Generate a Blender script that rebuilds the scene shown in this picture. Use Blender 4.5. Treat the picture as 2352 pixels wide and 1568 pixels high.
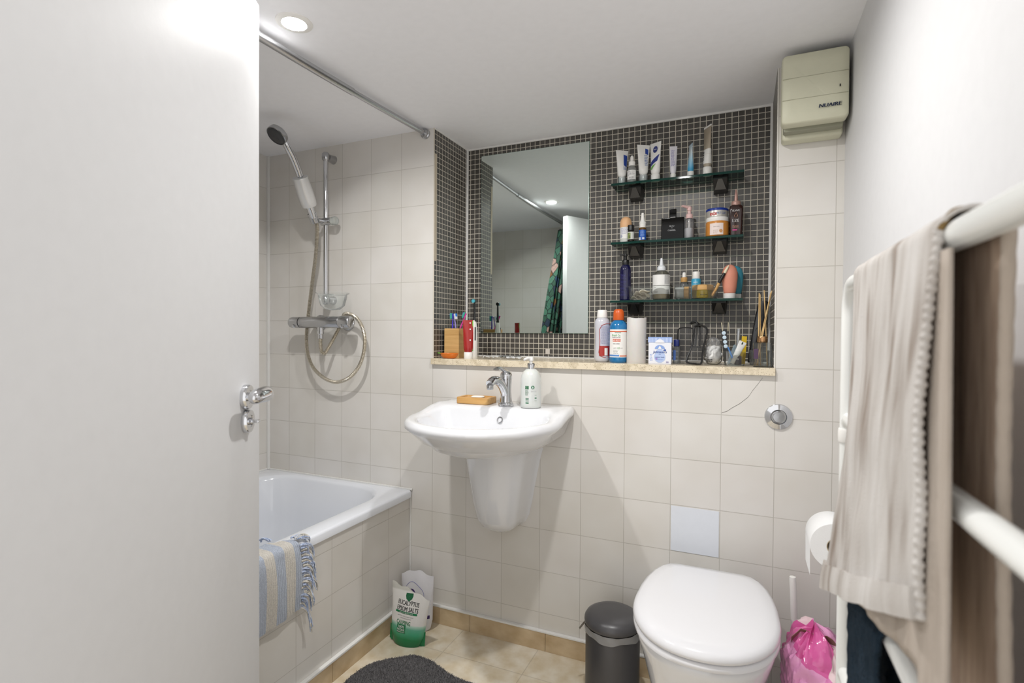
import bpy, bmesh, math, random
from mathutils import Vector, Matrix, Euler, noise
for o in list(bpy.data.objects): bpy.data.objects.remove(o)
S = bpy.context.scene
COL = S.collection
random.seed(7)
PI = math.pi
# ------------------------------------------------------------------ camera
FPX = 1214.46
cd = bpy.data.cameras.new('camera'); cam = bpy.data.objects.new('camera', cd); COL.objects.link(cam)
cd.sensor_width = 36.0; cd.lens = FPX*36.0/2352.0; cd.clip_start = 0.02
_r = Vector((0.916564, 0.399835, 0.006497)); _u = Vector((-0.011879, 0.010982, 0.999869)); _f = Vector((-0.399712, 0.916521, -0.014815))
_m = Matrix((_r, _u, -_f)).transposed().to_4x4(); _m.translation = Vector((1.883224, -1.792524, 1.143864))
cam.matrix_world = _m
cd.dof.use_dof = True; cd.dof.focus_distance = 1.95; cd.dof.aperture_fstop = 4.0
S.camera = cam
# ------------------------------------------------------------------ view / world / lamps
S.view_settings.view_transform = 'Standard'; S.view_settings.look = 'None'
S.view_settings.gamma = 1.0; S.view_settings.use_curve_mapping = False
S.cycles.transparent_max_bounces = 32
S.view_settings.exposure = 0.28
LAMP_A = (0.803, -0.748); LAMP_B = (1.60, -0.75)
LAMP_GLOW = 40.0; LAMP_WATTS = 7.0; LAMP_SPREAD = math.radians(168)
W = bpy.data.worlds.new('world'); S.world = W; W.use_nodes = True
W.node_tree.nodes['Background'].inputs[0].default_value = (1.0, 0.99, 0.98, 1)
W.node_tree.nodes['Background'].inputs[1].default_value = 1.1      # light of the hallway behind the doorway

# ------------------------------------------------------------------ materials
def lin(h):
    h = h.lstrip('#'); v = [int(h[i:i+2], 16)/255 for i in (0, 2, 4)]
    return tuple((c/12.92 if c <= .04045 else ((c+.055)/1.055)**2.4) for c in v) + (1,)
MATS = {}
def nodes(m):
    return m.node_tree.nodes, m.node_tree.links, m.node_tree.nodes['Principled BSDF']
def mat(name, col, rough=.5, metal=0., spec=.5, coat=0., sss=0., trans=0., bump=None, var=None, emit=None, alpha=1.):
    if name in MATS: return MATS[name]
    m = bpy.data.materials.new(name); m.use_nodes = True
    N, L, P = nodes(m)
    c = lin(col) if isinstance(col, str) else tuple(col) + (1,)
    P.inputs['Base Color'].default_value = c; P.inputs['Roughness'].default_value = rough
    P.inputs['Metallic'].default_value = metal; P.inputs['Specular IOR Level'].default_value = spec
    P.inputs['Coat Weight'].default_value = coat; P.inputs['Transmission Weight'].default_value = trans
    if sss:
        P.inputs['Subsurface Weight'].default_value = sss; P.inputs['Subsurface Scale'].default_value = .01
    tc = N.new('ShaderNodeTexCoord')
    if var is None: var = (40, .03)
    if var:                                    # a little unevenness of the surface colour
        n = N.new('ShaderNodeTexNoise'); n.inputs['Scale'].default_value = var[0]; n.inputs['Detail'].default_value = 3
        L.new(tc.outputs['Object'], n.inputs['Vector'])
        mx = N.new('ShaderNodeMix'); mx.data_type = 'RGBA'
        mx.inputs[6].default_value = tuple(max(0, x*(1-var[1])) for x in c[:3]) + (1,)
        mx.inputs[7].default_value = tuple(min(1, x*(1+var[1])) for x in c[:3]) + (1,)
        L.new(n.outputs['Fac'], mx.inputs[0]); L.new(mx.outputs[2], P.inputs['Base Color'])
    if bump:
        n2 = N.new('ShaderNodeTexNoise'); n2.inputs['Scale'].default_value = bump[0]; n2.inputs['Detail'].default_value = 4
        L.new(tc.outputs['Object'], n2.inputs['Vector'])
        b = N.new('ShaderNodeBump'); b.inputs['Strength'].default_value = bump[1]; b.inputs['Distance'].default_value = bump[2] if len(bump) > 2 else .002
        L.new(n2.outputs['Fac'], b.inputs['Height']); L.new(b.outputs['Normal'], P.inputs['Normal'])
    if emit:
        P.inputs['Emission Color'].default_value = c; P.inputs['Emission Strength'].default_value = emit
    MATS[name] = m; return m
def clear(name, tint, gloss_rough=.03, body=0., bodycol=None, ior=1.45):
    """thin clear plastic or glass: see-through film with a fresnel gloss, plus a share of coloured haze"""
    if name in MATS: return MATS[name]
    m = bpy.data.materials.new(name); m.use_nodes = True
    N, L = m.node_tree.nodes, m.node_tree.links
    N.remove(N['Principled BSDF']); out = N['Material Output']
    t = N.new('ShaderNodeBsdfTransparent'); t.inputs[0].default_value = lin(tint)
    g = N.new('ShaderNodeBsdfGlossy'); g.inputs['Roughness'].default_value = gloss_rough
    fr = N.new('ShaderNodeFresnel'); fr.inputs[0].default_value = ior
    a = N.new('ShaderNodeMixShader'); L.new(fr.outputs[0], a.inputs[0]); L.new(t.outputs[0], a.inputs[1]); L.new(g.outputs[0], a.inputs[2])
    last = a
    if body:
        d = N.new('ShaderNodeBsdfDiffuse'); d.inputs[0].default_value = lin(bodycol or tint)
        b = N.new('ShaderNodeMixShader'); b.inputs[0].default_value = body
        L.new(a.outputs[0], b.inputs[1]); L.new(d.outputs[0], b.inputs[2]); last = b
    L.new(last.outputs[0], out.inputs['Surface'])
    MATS[name] = m; return m
def tiled(name, ax, off, pitch, mortar, c1, c2, cg, rough=.25, bump=.3, noise_amt=.04, marble=None, grough=.8, mask=False):
    """square tiles with grout laid on two world axes"""
    m = bpy.data.materials.new(name); m.use_nodes = True
    N, L, P = nodes(m)
    tc = N.new('ShaderNodeTexCoord'); sp = N.new('ShaderNodeSeparateXYZ'); L.new(tc.outputs['Object'], sp.inputs[0])
    cb = N.new('ShaderNodeCombineXYZ')
    for k in (0, 1):
        s = N.new('ShaderNodeMath'); s.operation = 'SUBTRACT'; s.inputs[1].default_value = off[k] - 40*pitch
        L.new(sp.outputs['XYZ'.index(ax[k])], s.inputs[0]); L.new(s.outputs[0], cb.inputs[k])
    br = N.new('ShaderNodeTexBrick'); br.offset = 0; br.squash = 1
    br.inputs['Scale'].default_value = 1.0; br.inputs['Brick Width'].default_value = pitch; br.inputs['Row Height'].default_value = pitch
    br.inputs['Mortar Size'].default_value = mortar/2; br.inputs['Mortar Smooth'].default_value = .15; br.inputs['Bias'].default_value = 0
    br.inputs['Color1'].default_value = lin(c1); br.inputs['Color2'].default_value = lin(c2); br.inputs['Mortar'].default_value = lin(cg)
    L.new(cb.outputs[0], br.inputs['Vector'])
    n = N.new('ShaderNodeTexNoise'); n.inputs['Scale'].default_value = marble[0] if marble else 5; n.inputs['Detail'].default_value = 8 if marble else 2
    L.new(tc.outputs['Object'], n.inputs['Vector'])
    mx = N.new('ShaderNodeMix'); mx.data_type = 'RGBA'; mx.blend_type = 'MULTIPLY'; mx.inputs[0].default_value = 1
    rp = N.new('ShaderNodeValToRGB'); lo = 1-noise_amt*2
    rp.color_ramp.elements[0].position = .3; rp.color_ramp.elements[1].position = .7
    rp.color_ramp.elements[0].color = (lo, lo*.985, lo*.96, 1) if not marble else lin(marble[1]); rp.color_ramp.elements[1].color = (1, 1, 1, 1)
    L.new(n.outputs['Fac'], rp.inputs[0]); L.new(br.outputs['Color'], mx.inputs[6]); L.new(rp.outputs[0], mx.inputs[7])
    L.new(mx.outputs[2], P.inputs['Base Color'])
    mr = N.new('ShaderNodeMapRange'); mr.inputs['To Min'].default_value = rough; mr.inputs['To Max'].default_value = grough
    L.new(br.outputs['Fac'], mr.inputs['Value']); L.new(mr.outputs[0], P.inputs['Roughness'])
    inv = N.new('ShaderNodeMath'); inv.operation = 'SUBTRACT'; inv.inputs[0].default_value = 1; L.new(br.outputs['Fac'], inv.inputs[1])
    nb = N.new('ShaderNodeTexNoise'); nb.inputs['Scale'].default_value = 9; L.new(tc.outputs['Object'], nb.inputs['Vector'])
    ad = N.new('ShaderNodeMath'); ad.operation = 'MULTIPLY_ADD'; ad.inputs[1].default_value = .25; L.new(nb.outputs['Fac'], ad.inputs[0]); L.new(inv.outputs[0], ad.inputs[2])
    b = N.new('ShaderNodeBump'); b.inputs['Strength'].default_value = bump; b.inputs['Distance'].default_value = .001
    L.new(ad.outputs[0], b.inputs['Height']); L.new(b.outputs['Normal'], P.inputs['Normal'])
    MATS[name] = m; return m
def banded(name, axis, stops, rough=.6, bump=None, freq=None, noise_mix=0., metal=0.):
    """constant or smooth colour bands along one local axis: stops = [(position in metres, hex)]"""
    m = bpy.data.materials.new(name); m.use_nodes = True
    N, L, P = nodes(m); P.inputs['Roughness'].default_value = rough; P.inputs['Metallic'].default_value = metal
    tc = N.new('ShaderNodeTexCoord'); sp = N.new('ShaderNodeSeparateXYZ'); L.new(tc.outputs['Object'], sp.inputs[0])
    lo, hi = stops[0][0], stops[-1][0]
    mr = N.new('ShaderNodeMapRange'); mr.inputs['From Min'].default_value = lo; mr.inputs['From Max'].default_value = hi
    L.new(sp.outputs['XYZ'.index(axis)], mr.inputs['Value'])
    rp = N.new('ShaderNodeValToRGB'); els = rp.color_ramp.elements
    els[0].position = 0; els[0].color = lin(stops[0][1]); els[1].position = 1; els[1].color = lin(stops[-1][1])
    for p, c in stops[1:-1]:
        e = els.new((p-lo)/(hi-lo)); e.color = lin(c)
    L.new(mr.outputs[0], rp.inputs[0]); L.new(rp.outputs[0], P.inputs['Base Color'])
    if bump:
        n2 = N.new('ShaderNodeTexNoise'); n2.inputs['Scale'].default_value = bump[0]; n2.inputs['Detail'].default_value = 4
        L.new(tc.outputs['Object'], n2.inputs['Vector'])
        b = N.new('ShaderNodeBump'); b.inputs['Strength'].default_value = bump[1]; b.inputs['Distance'].default_value = .002
        L.new(n2.outputs['Fac'], b.inputs['Height']); L.new(b.outputs['Normal'], P.inputs['Normal'])
    MATS[name] = m; return m
def grained(name, c1, c2, scale=(4, 4, 60), rough=.55, contrast=(.35, .65), bump=.15, detail=6):
    """wood, stone or fabric: stretched noise between two colours"""
    if name in MATS: return MATS[name]
    m = bpy.data.materials.new(name); m.use_nodes = True
    N, L, P = nodes(m); P.inputs['Roughness'].default_value = rough
    tc = N.new('ShaderNodeTexCoord'); mp = N.new('ShaderNodeMapping'); mp.inputs['Scale'].default_value = scale
    L.new(tc.outputs['Object'], mp.inputs[0])
    n = N.new('ShaderNodeTexNoise'); n.inputs['Scale'].default_value = 1; n.inputs['Detail'].default_value = detail; L.new(mp.outputs[0], n.inputs['Vector'])
    rp = N.new('ShaderNodeValToRGB'); rp.color_ramp.elements[0].position, rp.color_ramp.elements[1].position = contrast
    rp.color_ramp.elements[0].color = lin(c1); rp.color_ramp.elements[1].color = lin(c2)
    L.new(n.outputs['Fac'], rp.inputs[0]); L.new(rp.outputs[0], P.inputs['Base Color'])
    b = N.new('ShaderNodeBump'); b.inputs['Strength'].default_value = bump; b.inputs['Distance'].default_value = .002
    L.new(n.outputs['Fac'], b.inputs['Height']); L.new(b.outputs['Normal'], P.inputs['Normal'])
    MATS[name] = m; return m

# ------------------------------------------------------------------ mesh helpers
class B:
    def __init__(s): s.bm = bmesh.new(); s.wn = False
    def face(s, vs):
        try: return s.bm.faces.new(vs)
        except ValueError: return None
    def box(s, x0, x1, y0, y1, z0, z1, bev=0., seg=2, M=None):
        r = bmesh.ops.create_cube(s.bm, size=1.0)['verts']
        for v in r: v.co = Vector(((x0+x1)/2 + v.co.x*(x1-x0), (y0+y1)/2 + v.co.y*(y1-y0), (z0+z1)/2 + v.co.z*(z1-z0)))
        if bev:
            s.wn = True
            ed = list({e for v in r for e in v.link_edges})
            q = bmesh.ops.bevel(s.bm, geom=ed, offset=bev, segments=seg, affect='EDGES', profile=.5)
            r = list({v for f in q['faces'] for v in f.verts} | {v for v in r if v.is_valid})
        if M is not None:
            for v in r: v.co = M @ v.co
        return s
    def rings(s, loops, closed=True, cap0=False, cap1=False):
        V = [[s.bm.verts.new(p) for p in lp] for lp in loops]
        n = len(V[0]); k = n if closed else n-1
        for a, b in zip(V, V[1:]):
            for i in range(k):
                j = (i+1) % n
                s.face((a[i], a[j], b[j], b[i]))
        if cap0: s.face(list(reversed(V[0])))
        if cap1: s.face(V[-1])
        return V
    def lathe(s, prof, n=28, sx=1., sy=1., M=None, cap0=True, cap1=True):
        M = M or Matrix()
        loops = [[M @ Vector((max(r, 1e-5)*sx*math.cos(2*PI*i/n), max(r, 1e-5)*sy*math.sin(2*PI*i/n), z)) for i in range(n)] for r, z in prof]
        s.rings(loops, True, cap0, cap1); return s
    def tube(s, pts, r, n=12, closed=False, caps=True):
        P = [Vector(p) for p in pts]; m = len(P)
        R = r if isinstance(r, (list, tuple)) else [r]*m
        T = []
        for i in range(m):
            a = P[(i-1) % m] if (closed or i > 0) else P[i]; b = P[(i+1) % m] if (closed or i < m-1) else P[i]
            T.append((b-a).normalized())
        up = Vector((0, 0, 1)) if abs(T[0].z) < .9 else Vector((1, 0, 0))
        N0 = (up - T[0]*up.dot(T[0])).normalized(); loops = []
        for i in range(m):
            N0 = (N0 - T[i]*N0.dot(T[i])).normalized(); B0 = T[i].cross(N0)
            loops.append([P[i] + (N0*math.cos(2*PI*k/n) + B0*math.sin(2*PI*k/n))*R[i] for k in range(n)])
        if closed: loops.append(loops[0])
        s.rings(loops, True, caps and not closed, caps and not closed); return s
    def sheet(s, P, th=0.):
        """grid of points P[i][j]; th > 0 gives it thickness"""
        nu, nv = len(P), len(P[0]); P = [[Vector(q) for q in row] for row in P]
        def nor(i, j):
            a = P[min(i+1, nu-1)][j]-P[max(i-1, 0)][j]; b = P[i][min(j+1, nv-1)]-P[i][max(j-1, 0)]
            c = a.cross(b); return c.normalized() if c.length > 1e-12 else Vector((0, 0, 1))
        A = [[s.bm.verts.new(P[i][j]) for j in range(nv)] for i in range(nu)]
        for i in range(nu-1):
            for j in range(nv-1): s.face((A[i][j], A[i+1][j], A[i+1][j+1], A[i][j+1]))
        if th:
            C = [[s.bm.verts.new(P[i][j]-nor(i, j)*th) for j in range(nv)] for i in range(nu)]
            for i in range(nu-1):
                for j in range(nv-1): s.face((C[i][j], C[i][j+1], C[i+1][j+1], C[i+1][j]))
            for i in range(nu-1):
                s.face((A[i][0], C[i][0], C[i+1][0], A[i+1][0])); s.face((A[i][-1], A[i+1][-1], C[i+1][-1], C[i][-1]))
            for j in range(nv-1):
                s.face((A[0][j], A[0][j+1], C[0][j+1], C[0][j])); s.face((A[-1][j], C[-1][j], C[-1][j+1], A[-1][j+1]))
        return s
    def prism(s, poly, y0, y1, M=None):
        """polygon in (x, z) pushed from y0 to y1"""
        M = M or Matrix()
        s.rings([[M @ Vector((x, y, z)) for x, z in poly] for y in (y0, y1)], True, True, True); return s
    def slab(s, poly, z0, z1, M=None):
        M = M or Matrix()
        s.rings([[M @ Vector((x, y, z)) for x, y in poly] for z in (z0, z1)], True, True, True); return s
    def patch(s, R, a0, a1, z0, z1, n=16, th=.0003, sy=1., yc=0., nz=1):
        """curved label on the front (-Y) of a cylinder; angles in radians from the front"""
        P = [[Vector((R*math.sin(a), yc-R*sy*math.cos(a), z0+(z1-z0)*k/nz)) for k in range(nz+1)] for a in [a0+(a1-a0)*i/n for i in range(n+1)]]
        s.sheet(P); return s
    def done(s, name, m, parent=None, ang=40, tri=None, subsurf=0, flat=False):
        bmesh.ops.remove_doubles(s.bm, verts=s.bm.verts, dist=1e-7)
        bmesh.ops.recalc_face_normals(s.bm, faces=s.bm.faces)
        me = bpy.data.meshes.new(name); s.bm.to_mesh(me); s.bm.free()
        for q in (m if isinstance(m, (list, tuple)) else [m]): me.materials.append(q)
        o = bpy.data.objects.new(name, me); COL.objects.link(o)
        if parent: o.parent = parent
        if not flat:
            me.shade_smooth()
            me.set_sharp_from_angle(angle=math.radians(ang))
        if s.wn and not flat:
            d = o.modifiers.new('face_weighted_normals', 'WEIGHTED_NORMAL'); d.keep_sharp = True; d.weight = 100
        if subsurf:
            d = o.modifiers.new('smooth', 'SUBSURF'); d.levels = d.render_levels = subsurf
        return o
def thing(name, label, cat, loc=(0, 0, 0), rz=0., group=None):
    o = bpy.data.objects.new(name, None); COL.objects.link(o); o.empty_display_size = .05
    o.location = loc; o.rotation_euler = (0, 0, rz); o['label'] = label; o['category'] = cat
    if group: o['group'] = group
    return o
def tag(o, label, cat, loc=None, rz=None, group=None):
    o['label'] = label; o['category'] = cat
    if loc is not None: o.location = loc
    if rz is not None: o.rotation_euler = (0, 0, rz)
    if group: o['group'] = group
    return o
def struct(o): o['kind'] = 'structure'; return o
def text(parent, m, items, R=None, y=0., sy=1., name='lettering'):
    """items: (string, centre x, centre z, cap height, max width, weight); on a plane at y or round a cylinder of radius R"""
    bm = bmesh.new()
    for it in items:
        body, cx, cz, h, w, bold = it[:6]; shear = it[6] if len(it) > 6 else 0.
        cu = bpy.data.curves.new('t', 'FONT'); cu.body = body; cu.size = 1.0; cu.align_x = 'LEFT'; cu.resolution_u = 3; cu.shear = shear
        ob = bpy.data.objects.new('t', cu); COL.objects.link(ob)
        me = bpy.data.meshes.new_from_object(ob.evaluated_get(bpy.context.evaluated_depsgraph_get()))
        bpy.data.objects.remove(ob); bpy.data.curves.remove(cu)
        if not len(me.vertices): continue
        xs = [v.co.x for v in me.vertices]; x0, x1 = min(xs), max(xs)
        ky = h/.69; kx = min(ky, w/(x1-x0)) if w else ky
        if w and w < 0: kx = -w/(x1-x0)
        tris = [tuple(f.vertices) for f in me.polygons]; nv0 = len(me.vertices)
        off = len(bm.verts); sh = (0.,) if bold <= 0 else (-bold, bold)          # weight: the stroke laid twice, a hair apart
        for v, dx in [(v, dx) for dx in sh for v in me.vertices]:
            X = cx + (v.co.x-(x0+x1)/2+dx)*kx; Z = cz + (v.co.y-.345)*ky
            if R: a = X/R; p = Vector((R*math.sin(a), -R*sy*math.cos(a), Z))
            else: p = Vector((X, y, Z))
            bm.verts.new(p)
        bm.verts.ensure_lookup_table()
        for q_ in range(len(sh)):
            for f in tris:
                try: bm.faces.new([bm.verts[off+q_*nv0+i] for i in f])
                except ValueError: pass
        bpy.data.meshes.remove(me)
    me = bpy.data.meshes.new(name); bm.to_mesh(me); bm.free(); me.materials.append(m)
    o = bpy.data.objects.new(name, me); COL.objects.link(o); o.parent = parent
    return o
def lines(parent, m, x0, x1, z0, z1, n, y=None, R=None, h=.35, name='small_print', seed=1):
    """rows of print too small to read: each row a few short dashes"""
    rnd = random.Random(seed); b = B(); dz = (z1-z0)/n
    for i in range(n):
        z = z0+dz*(i+.5); x = x0; e = x0+(x1-x0)*rnd.uniform(.75, 1)
        while x < e:
            w = min(rnd.uniform(.002, .006), e-x)
            if w < .0006: break
            if R: b.patch(R, x/R, (x+w)/R, z-dz*h/2, z+dz*h/2, n=2)
            else: b.sheet([[(x, y, z-dz*h/2), (x, y, z+dz*h/2)], [(x+w, y, z-dz*h/2), (x+w, y, z+dz*h/2)]])
            x += w+.0012
    return b.done(name, m, parent, flat=True)
def TR(x=0, y=0, z=0, rx=0, ry=0, rz=0):
    return Matrix.Translation((x, y, z)) @ Euler((rx, ry, rz)).to_matrix().to_4x4()
def arc(cx, cy, r, a0, a1, n): return [(cx+r*math.cos(a0+(a1-a0)*i/n), cy+r*math.sin(a0+(a1-a0)*i/n)) for i in range(n+1)]
def smooth_path(pts, k=6):
    """Catmull-Rom through pts"""
    P = [Vector(p) for p in pts]; out = []
    for i in range(len(P)-1):
        a, b, c, d = P[max(i-1, 0)], P[i], P[i+1], P[min(i+2, len(P)-1)]
        for j in range(k):
            t = j/k
            out.append(.5*((2*b)+(c-a)*t+(2*a-5*b+4*c-d)*t*t+(3*b-a-3*c+d)*t**3))
    out.append(P[-1]); return out

# ------------------------------------------------------------------ shared materials
white_paint = mat('white_paint', '#dadadb', .55, bump=(140, .06))
ceil_paint = mat('ceiling_paint', '#f3f3f6', .8, bump=(220, .05))
door_paint = mat('door_gloss_paint', '#cececf', .5, spec=.25, bump=(160, .05))
TC1, TC2, TG = '#e1deda', '#dddad4', '#c0bcb5'
tile_back = tiled('cream_tile_back', 'XZ', (0, .1318), .152, .0022, TC1, TC2, TG)
tile_side = tiled('cream_tile_side', 'YZ', (-.141, .1310), .152, .0022, TC1, TC2, TG)
MC1, MC2, MG = '#55524e', '#494643', '#d0cabd'
mosaic_back = tiled('mosaic_back', 'XZ', (.0030, .0025), .0216, .0026, MC1, MC2, MG, rough=.35, bump=.25, noise_amt=.05)
mosaic_side = tiled('mosaic_side', 'YZ', (-.0038, .0025), .0214, .0026, MC1, MC2, MG, rough=.35, bump=.25, noise_amt=.05)
floor_tile = tiled('stone_floor_tile', 'XY', (.910, -.164), .3075, .004, '#e8e1d2', '#e3dbca', '#d2cabb', rough=.35, bump=.3, marble=(18, '#e3d8c4'))
base_stone = grained('skirting_stone', '#b59c78', '#d2bd9c', (14, 14, 22), .4, (.3, .7), .05)
silicone = mat('white_silicone', '#e6e5e2', .35)
stone = None
chrome = mat('chrome', '#d4d5d8', .07, 1.)
chrome_dull = mat('worn_chrome', '#b9babc', .22, 1., bump=(600, .08, .0005))
ceramic = mat('white_ceramic', '#e4e5e8', .06, coat=.6, var=(3, .01))
acrylic = mat('white_acrylic', '#e2e5eb', .12, coat=.3, var=(3, .01))
seat_plastic = mat('white_seat_plastic', '#e6e6e9', .14, var=(3, .01))
wplastic = mat('white_plastic', '#eceae6', .35)
wgloss = mat('white_enamel', '#e8e9e6', .2, var=(5, .015))
black = mat('black_plastic', '#131313', .35)
dark_clamp = mat('dark_metal', '#2b2a2a', .35, .6)
bamboo = grained('bamboo', '#b98a4e', '#d8ad6e', (6, 6, 90), .5, (.3, .7), .1)
bamboo_x = grained('bamboo_lengthwise', '#b88646', '#dcb070', (8, 90, 90), .45, (.3, .7), .1)
glass_clear = clear('clear_glass', '#e9f3ef')
plastic_clear = clear('clear_plastic', '#f0f2f2', .05, .05, '#e8ebec', 1.35)
paper = mat('white_label', '#ecebe8', .55)
ink = mat('black_ink', '#1b1b1d', .6)
ink_grey = mat('grey_ink', '#77777c', .6)
ink_white = mat('white_ink', '#f2f2f2', .5)
ink_blue = mat('blue_ink', '#1d3f93', .5)
ink_green = mat('green_ink', '#15683f', .5)
ink_red = mat('red_ink', '#b3261d', .5)

# ================================================================== THE ROOM
XL, XR, YB, YF, ZC = -.128, 2.148, .27, -1.5, 1.95
NL, NR, ZL = .763, 1.972, 1.045                      # niche left, right, ledge top
b = B(); b.box(-.30, 2.30, -2.6, .34, -.06, 0); struct(b.done('floor', floor_tile, flat=True))
b = B(); b.box(-.30, 2.30, -1.62, .34, ZC, ZC+.06); struct(b.done('ceiling', ceil_paint, flat=True))
b = B(); b.box(XL, NL, 0, YB+.07, 0, ZC); b.box(NR, XR, 0, YB+.07, 0, ZC); b.box(NL, NR, 0, YB+.07, 0, 1.021)
wall_back = struct(b.done('wall_back', tile_back, flat=True))
b = B(); b.box(XL-.12, XL, -1.62, YB+.07, 0, ZC); struct(b.done('wall_left', tile_side, flat=True))
b = B(); b.box(XR, XR+.12, -1.62, YB+.07, 0, ZC); struct(b.done('wall_right', white_paint, flat=True))
b = B(); b.box(XL, 1.178, YF-.12, YF, 0, ZC); b.box(2.03, XR, YF-.12, YF, 0, ZC); b.box(1.178, 2.03, YF-.12, YF, 1.91, ZC)
struct(b.done('wall_front', tile_back, flat=True))
b = B(); b.box(NL, NR, YB, YB+.06, 1.021, ZC); struct(b.done('wall_niche', mosaic_back, flat=True))
b = B(); b.box(NL, NL+.0012, 0, YB, ZL, ZC); struct(b.done('wall_niche_left', mosaic_side, flat=True))
b = B(); b.box(NR-.0012, NR, 0, YB, ZL, ZC); struct(b.done('wall_niche_right', mosaic_side, flat=True))
# one tile of another white, and a cracked one
b = B(); b.box(1.6745, 1.8215, -.0012, 0, .4375, .5845, .0008); b.done('replacement_tile', mat('cool_white_tile', '#dfe3ea', .15), wall_back)
b = B()
cr = [(1.826, .8985), (1.842, .905), (1.854, .915), (1.877, .93), (1.901, .952), (1.914, .974), (1.929, .995), (1.941, 1.014)]
for (xa, za), (xb, zb) in zip(cr, cr[1:]):
    w = .0006; b.sheet([[(xa, -.0004, za-w), (xa, -.0004, za+w)], [(xb, -.0004, zb-w), (xb, -.0004, zb+w)]])
b.done('tile_crack', mat('crack_dark', '#4a443c', .9), wall_back, flat=True)
b = B(); b.box(1.134+.0016, 1.155-.0010, YB-.0008, YB, 1.0605, 1.081); b.done('odd_mosaic_tile', mat('pale_mosaic', '#cfc8c0', .4), wall_back)
# silicone and edge trims
n_trim = [0]
def trim(m, *boxes, bev=.002):
    n_trim[0] += 1; b = B()
    for q in boxes: b.box(*q, bev=bev)
    return struct(b.done('trim_%d' % n_trim[0], m))
trim(silicone, (NL, NL+.009, YB-.009, YB, ZL, ZC)); trim(silicone, (NR-.009, NR, YB-.009, YB, ZL, ZC))
trim(silicone, (NL, NR, YB-.007, YB, ZC-.008, ZC)); trim(silicone, (NL, NL+.006, 0, YB, ZC-.006, ZC)); trim(silicone, (NL, NR, YB-.006, YB, ZL, ZL+.005))
trim(silicone, (XL, XL+.012, -.012, 0, .51, ZC))
trim(silicone, (XL, .668, -.006, 0, .508, .516)); trim(silicone, (XL, XL+.006, -1.49, 0, .508, .516))
trim(mat('tile_edge_white', '#e3e0da', .4), (NR-.0008, NR+.003, -.0008, .004, ZL, ZC), bev=.0004)
trim(mat('tile_edge_cream', '#d8d0c2', .5), (NL-.003, NL+.0012, -.0008, .002, ZL, ZC), bev=.0004)
trim(mat('bare_plaster_strip', '#c9bda8', .8, bump=(300, .5)), (NL, NL+.0018, .001, .0165, 1.43, 1.852), bev=0)
trim(silicone, (.668, XR, -.014, 0, .0655, .073)); trim(silicone, (.655, .670, YF, 0, .0655, .074))
trim(silicone, (.655, .662, -.004, 0, .07, .485))
trim(mat('architrave_paint', '#dcdcdc', .5), (1.120, 1.178, YF-.005, YF+.012, 0, ZC), bev=.003)
# skirtings
b = B()
for x0, x1 in ((.669, .9375), (.9390, 1.2435), (1.2450, 1.55), (1.5515, 1.857), (1.8585, XR)): b.box(x0, x1, -.012, 0, 0, .066, .0008)
struct(b.done('baseboard_back', base_stone))
b = B()
for y0, y1 in ((-.453, -.012), (-.76, -.4545), (-1.07, -.7615), (YF, -1.0715)): b.box(.655, .668, y0, y1, 0, .066, .0008)
struct(b.done('baseboard_bath', base_stone))

# stone ledge
def stone_mat():
    m = bpy.data.materials.new('speckled_limestone'); m.use_nodes = True; N, L, P = nodes(m); P.inputs['Roughness'].default_value = .18
    tc = N.new('ShaderNodeTexCoord'); v = N.new('ShaderNodeTexVoronoi'); v.inputs['Scale'].default_value = 210; v.inputs['Randomness'].default_value = 1
    n = N.new('ShaderNodeTexNoise'); n.inputs['Scale'].default_value = 38; n.inputs['Detail'].default_value = 4
    L.new(tc.outputs['Object'], v.inputs['Vector']); L.new(tc.outputs['Object'], n.inputs['Vector'])
    r1 = N.new('ShaderNodeValToRGB'); r1.color_ramp.elements[0].position = .38; r1.color_ramp.elements[0].color = lin('#cdbfa4'); r1.color_ramp.elements[1].position = .5; r1.color_ramp.elements[1].color = lin('#e2d5bc')
    L.new(n.outputs['Fac'], r1.inputs[0])
    r2 = N.new('ShaderNodeValToRGB'); r2.color_ramp.elements[0].position = .13; r2.color_ramp.elements[0].color = lin('#a3947a'); r2.color_ramp.elements[1].position = .26; r2.color_ramp.elements[1].color = (1, 1, 1, 1)
    L.new(v.outputs['Distance'], r2.inputs[0])
    mx = N.new('ShaderNodeMix'); mx.data_type = 'RGBA'; mx.blend_type = 'MULTIPLY'; mx.inputs[0].default_value = 1
    L.new(r1.outputs[0], mx.inputs[6]); L.new(r2.outputs[0], mx.inputs[7]); L.new(mx.outputs[2], P.inputs['Base Color'])
    return m
b = B(); b.box(NL-.004, NR+.003, -.015, YB, 1.0215, ZL, .0012)
tag(b.done('stone_ledge', stone_mat()), 'speckled cream stone ledge running under the dark mosaic niche', 'ledge')

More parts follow.
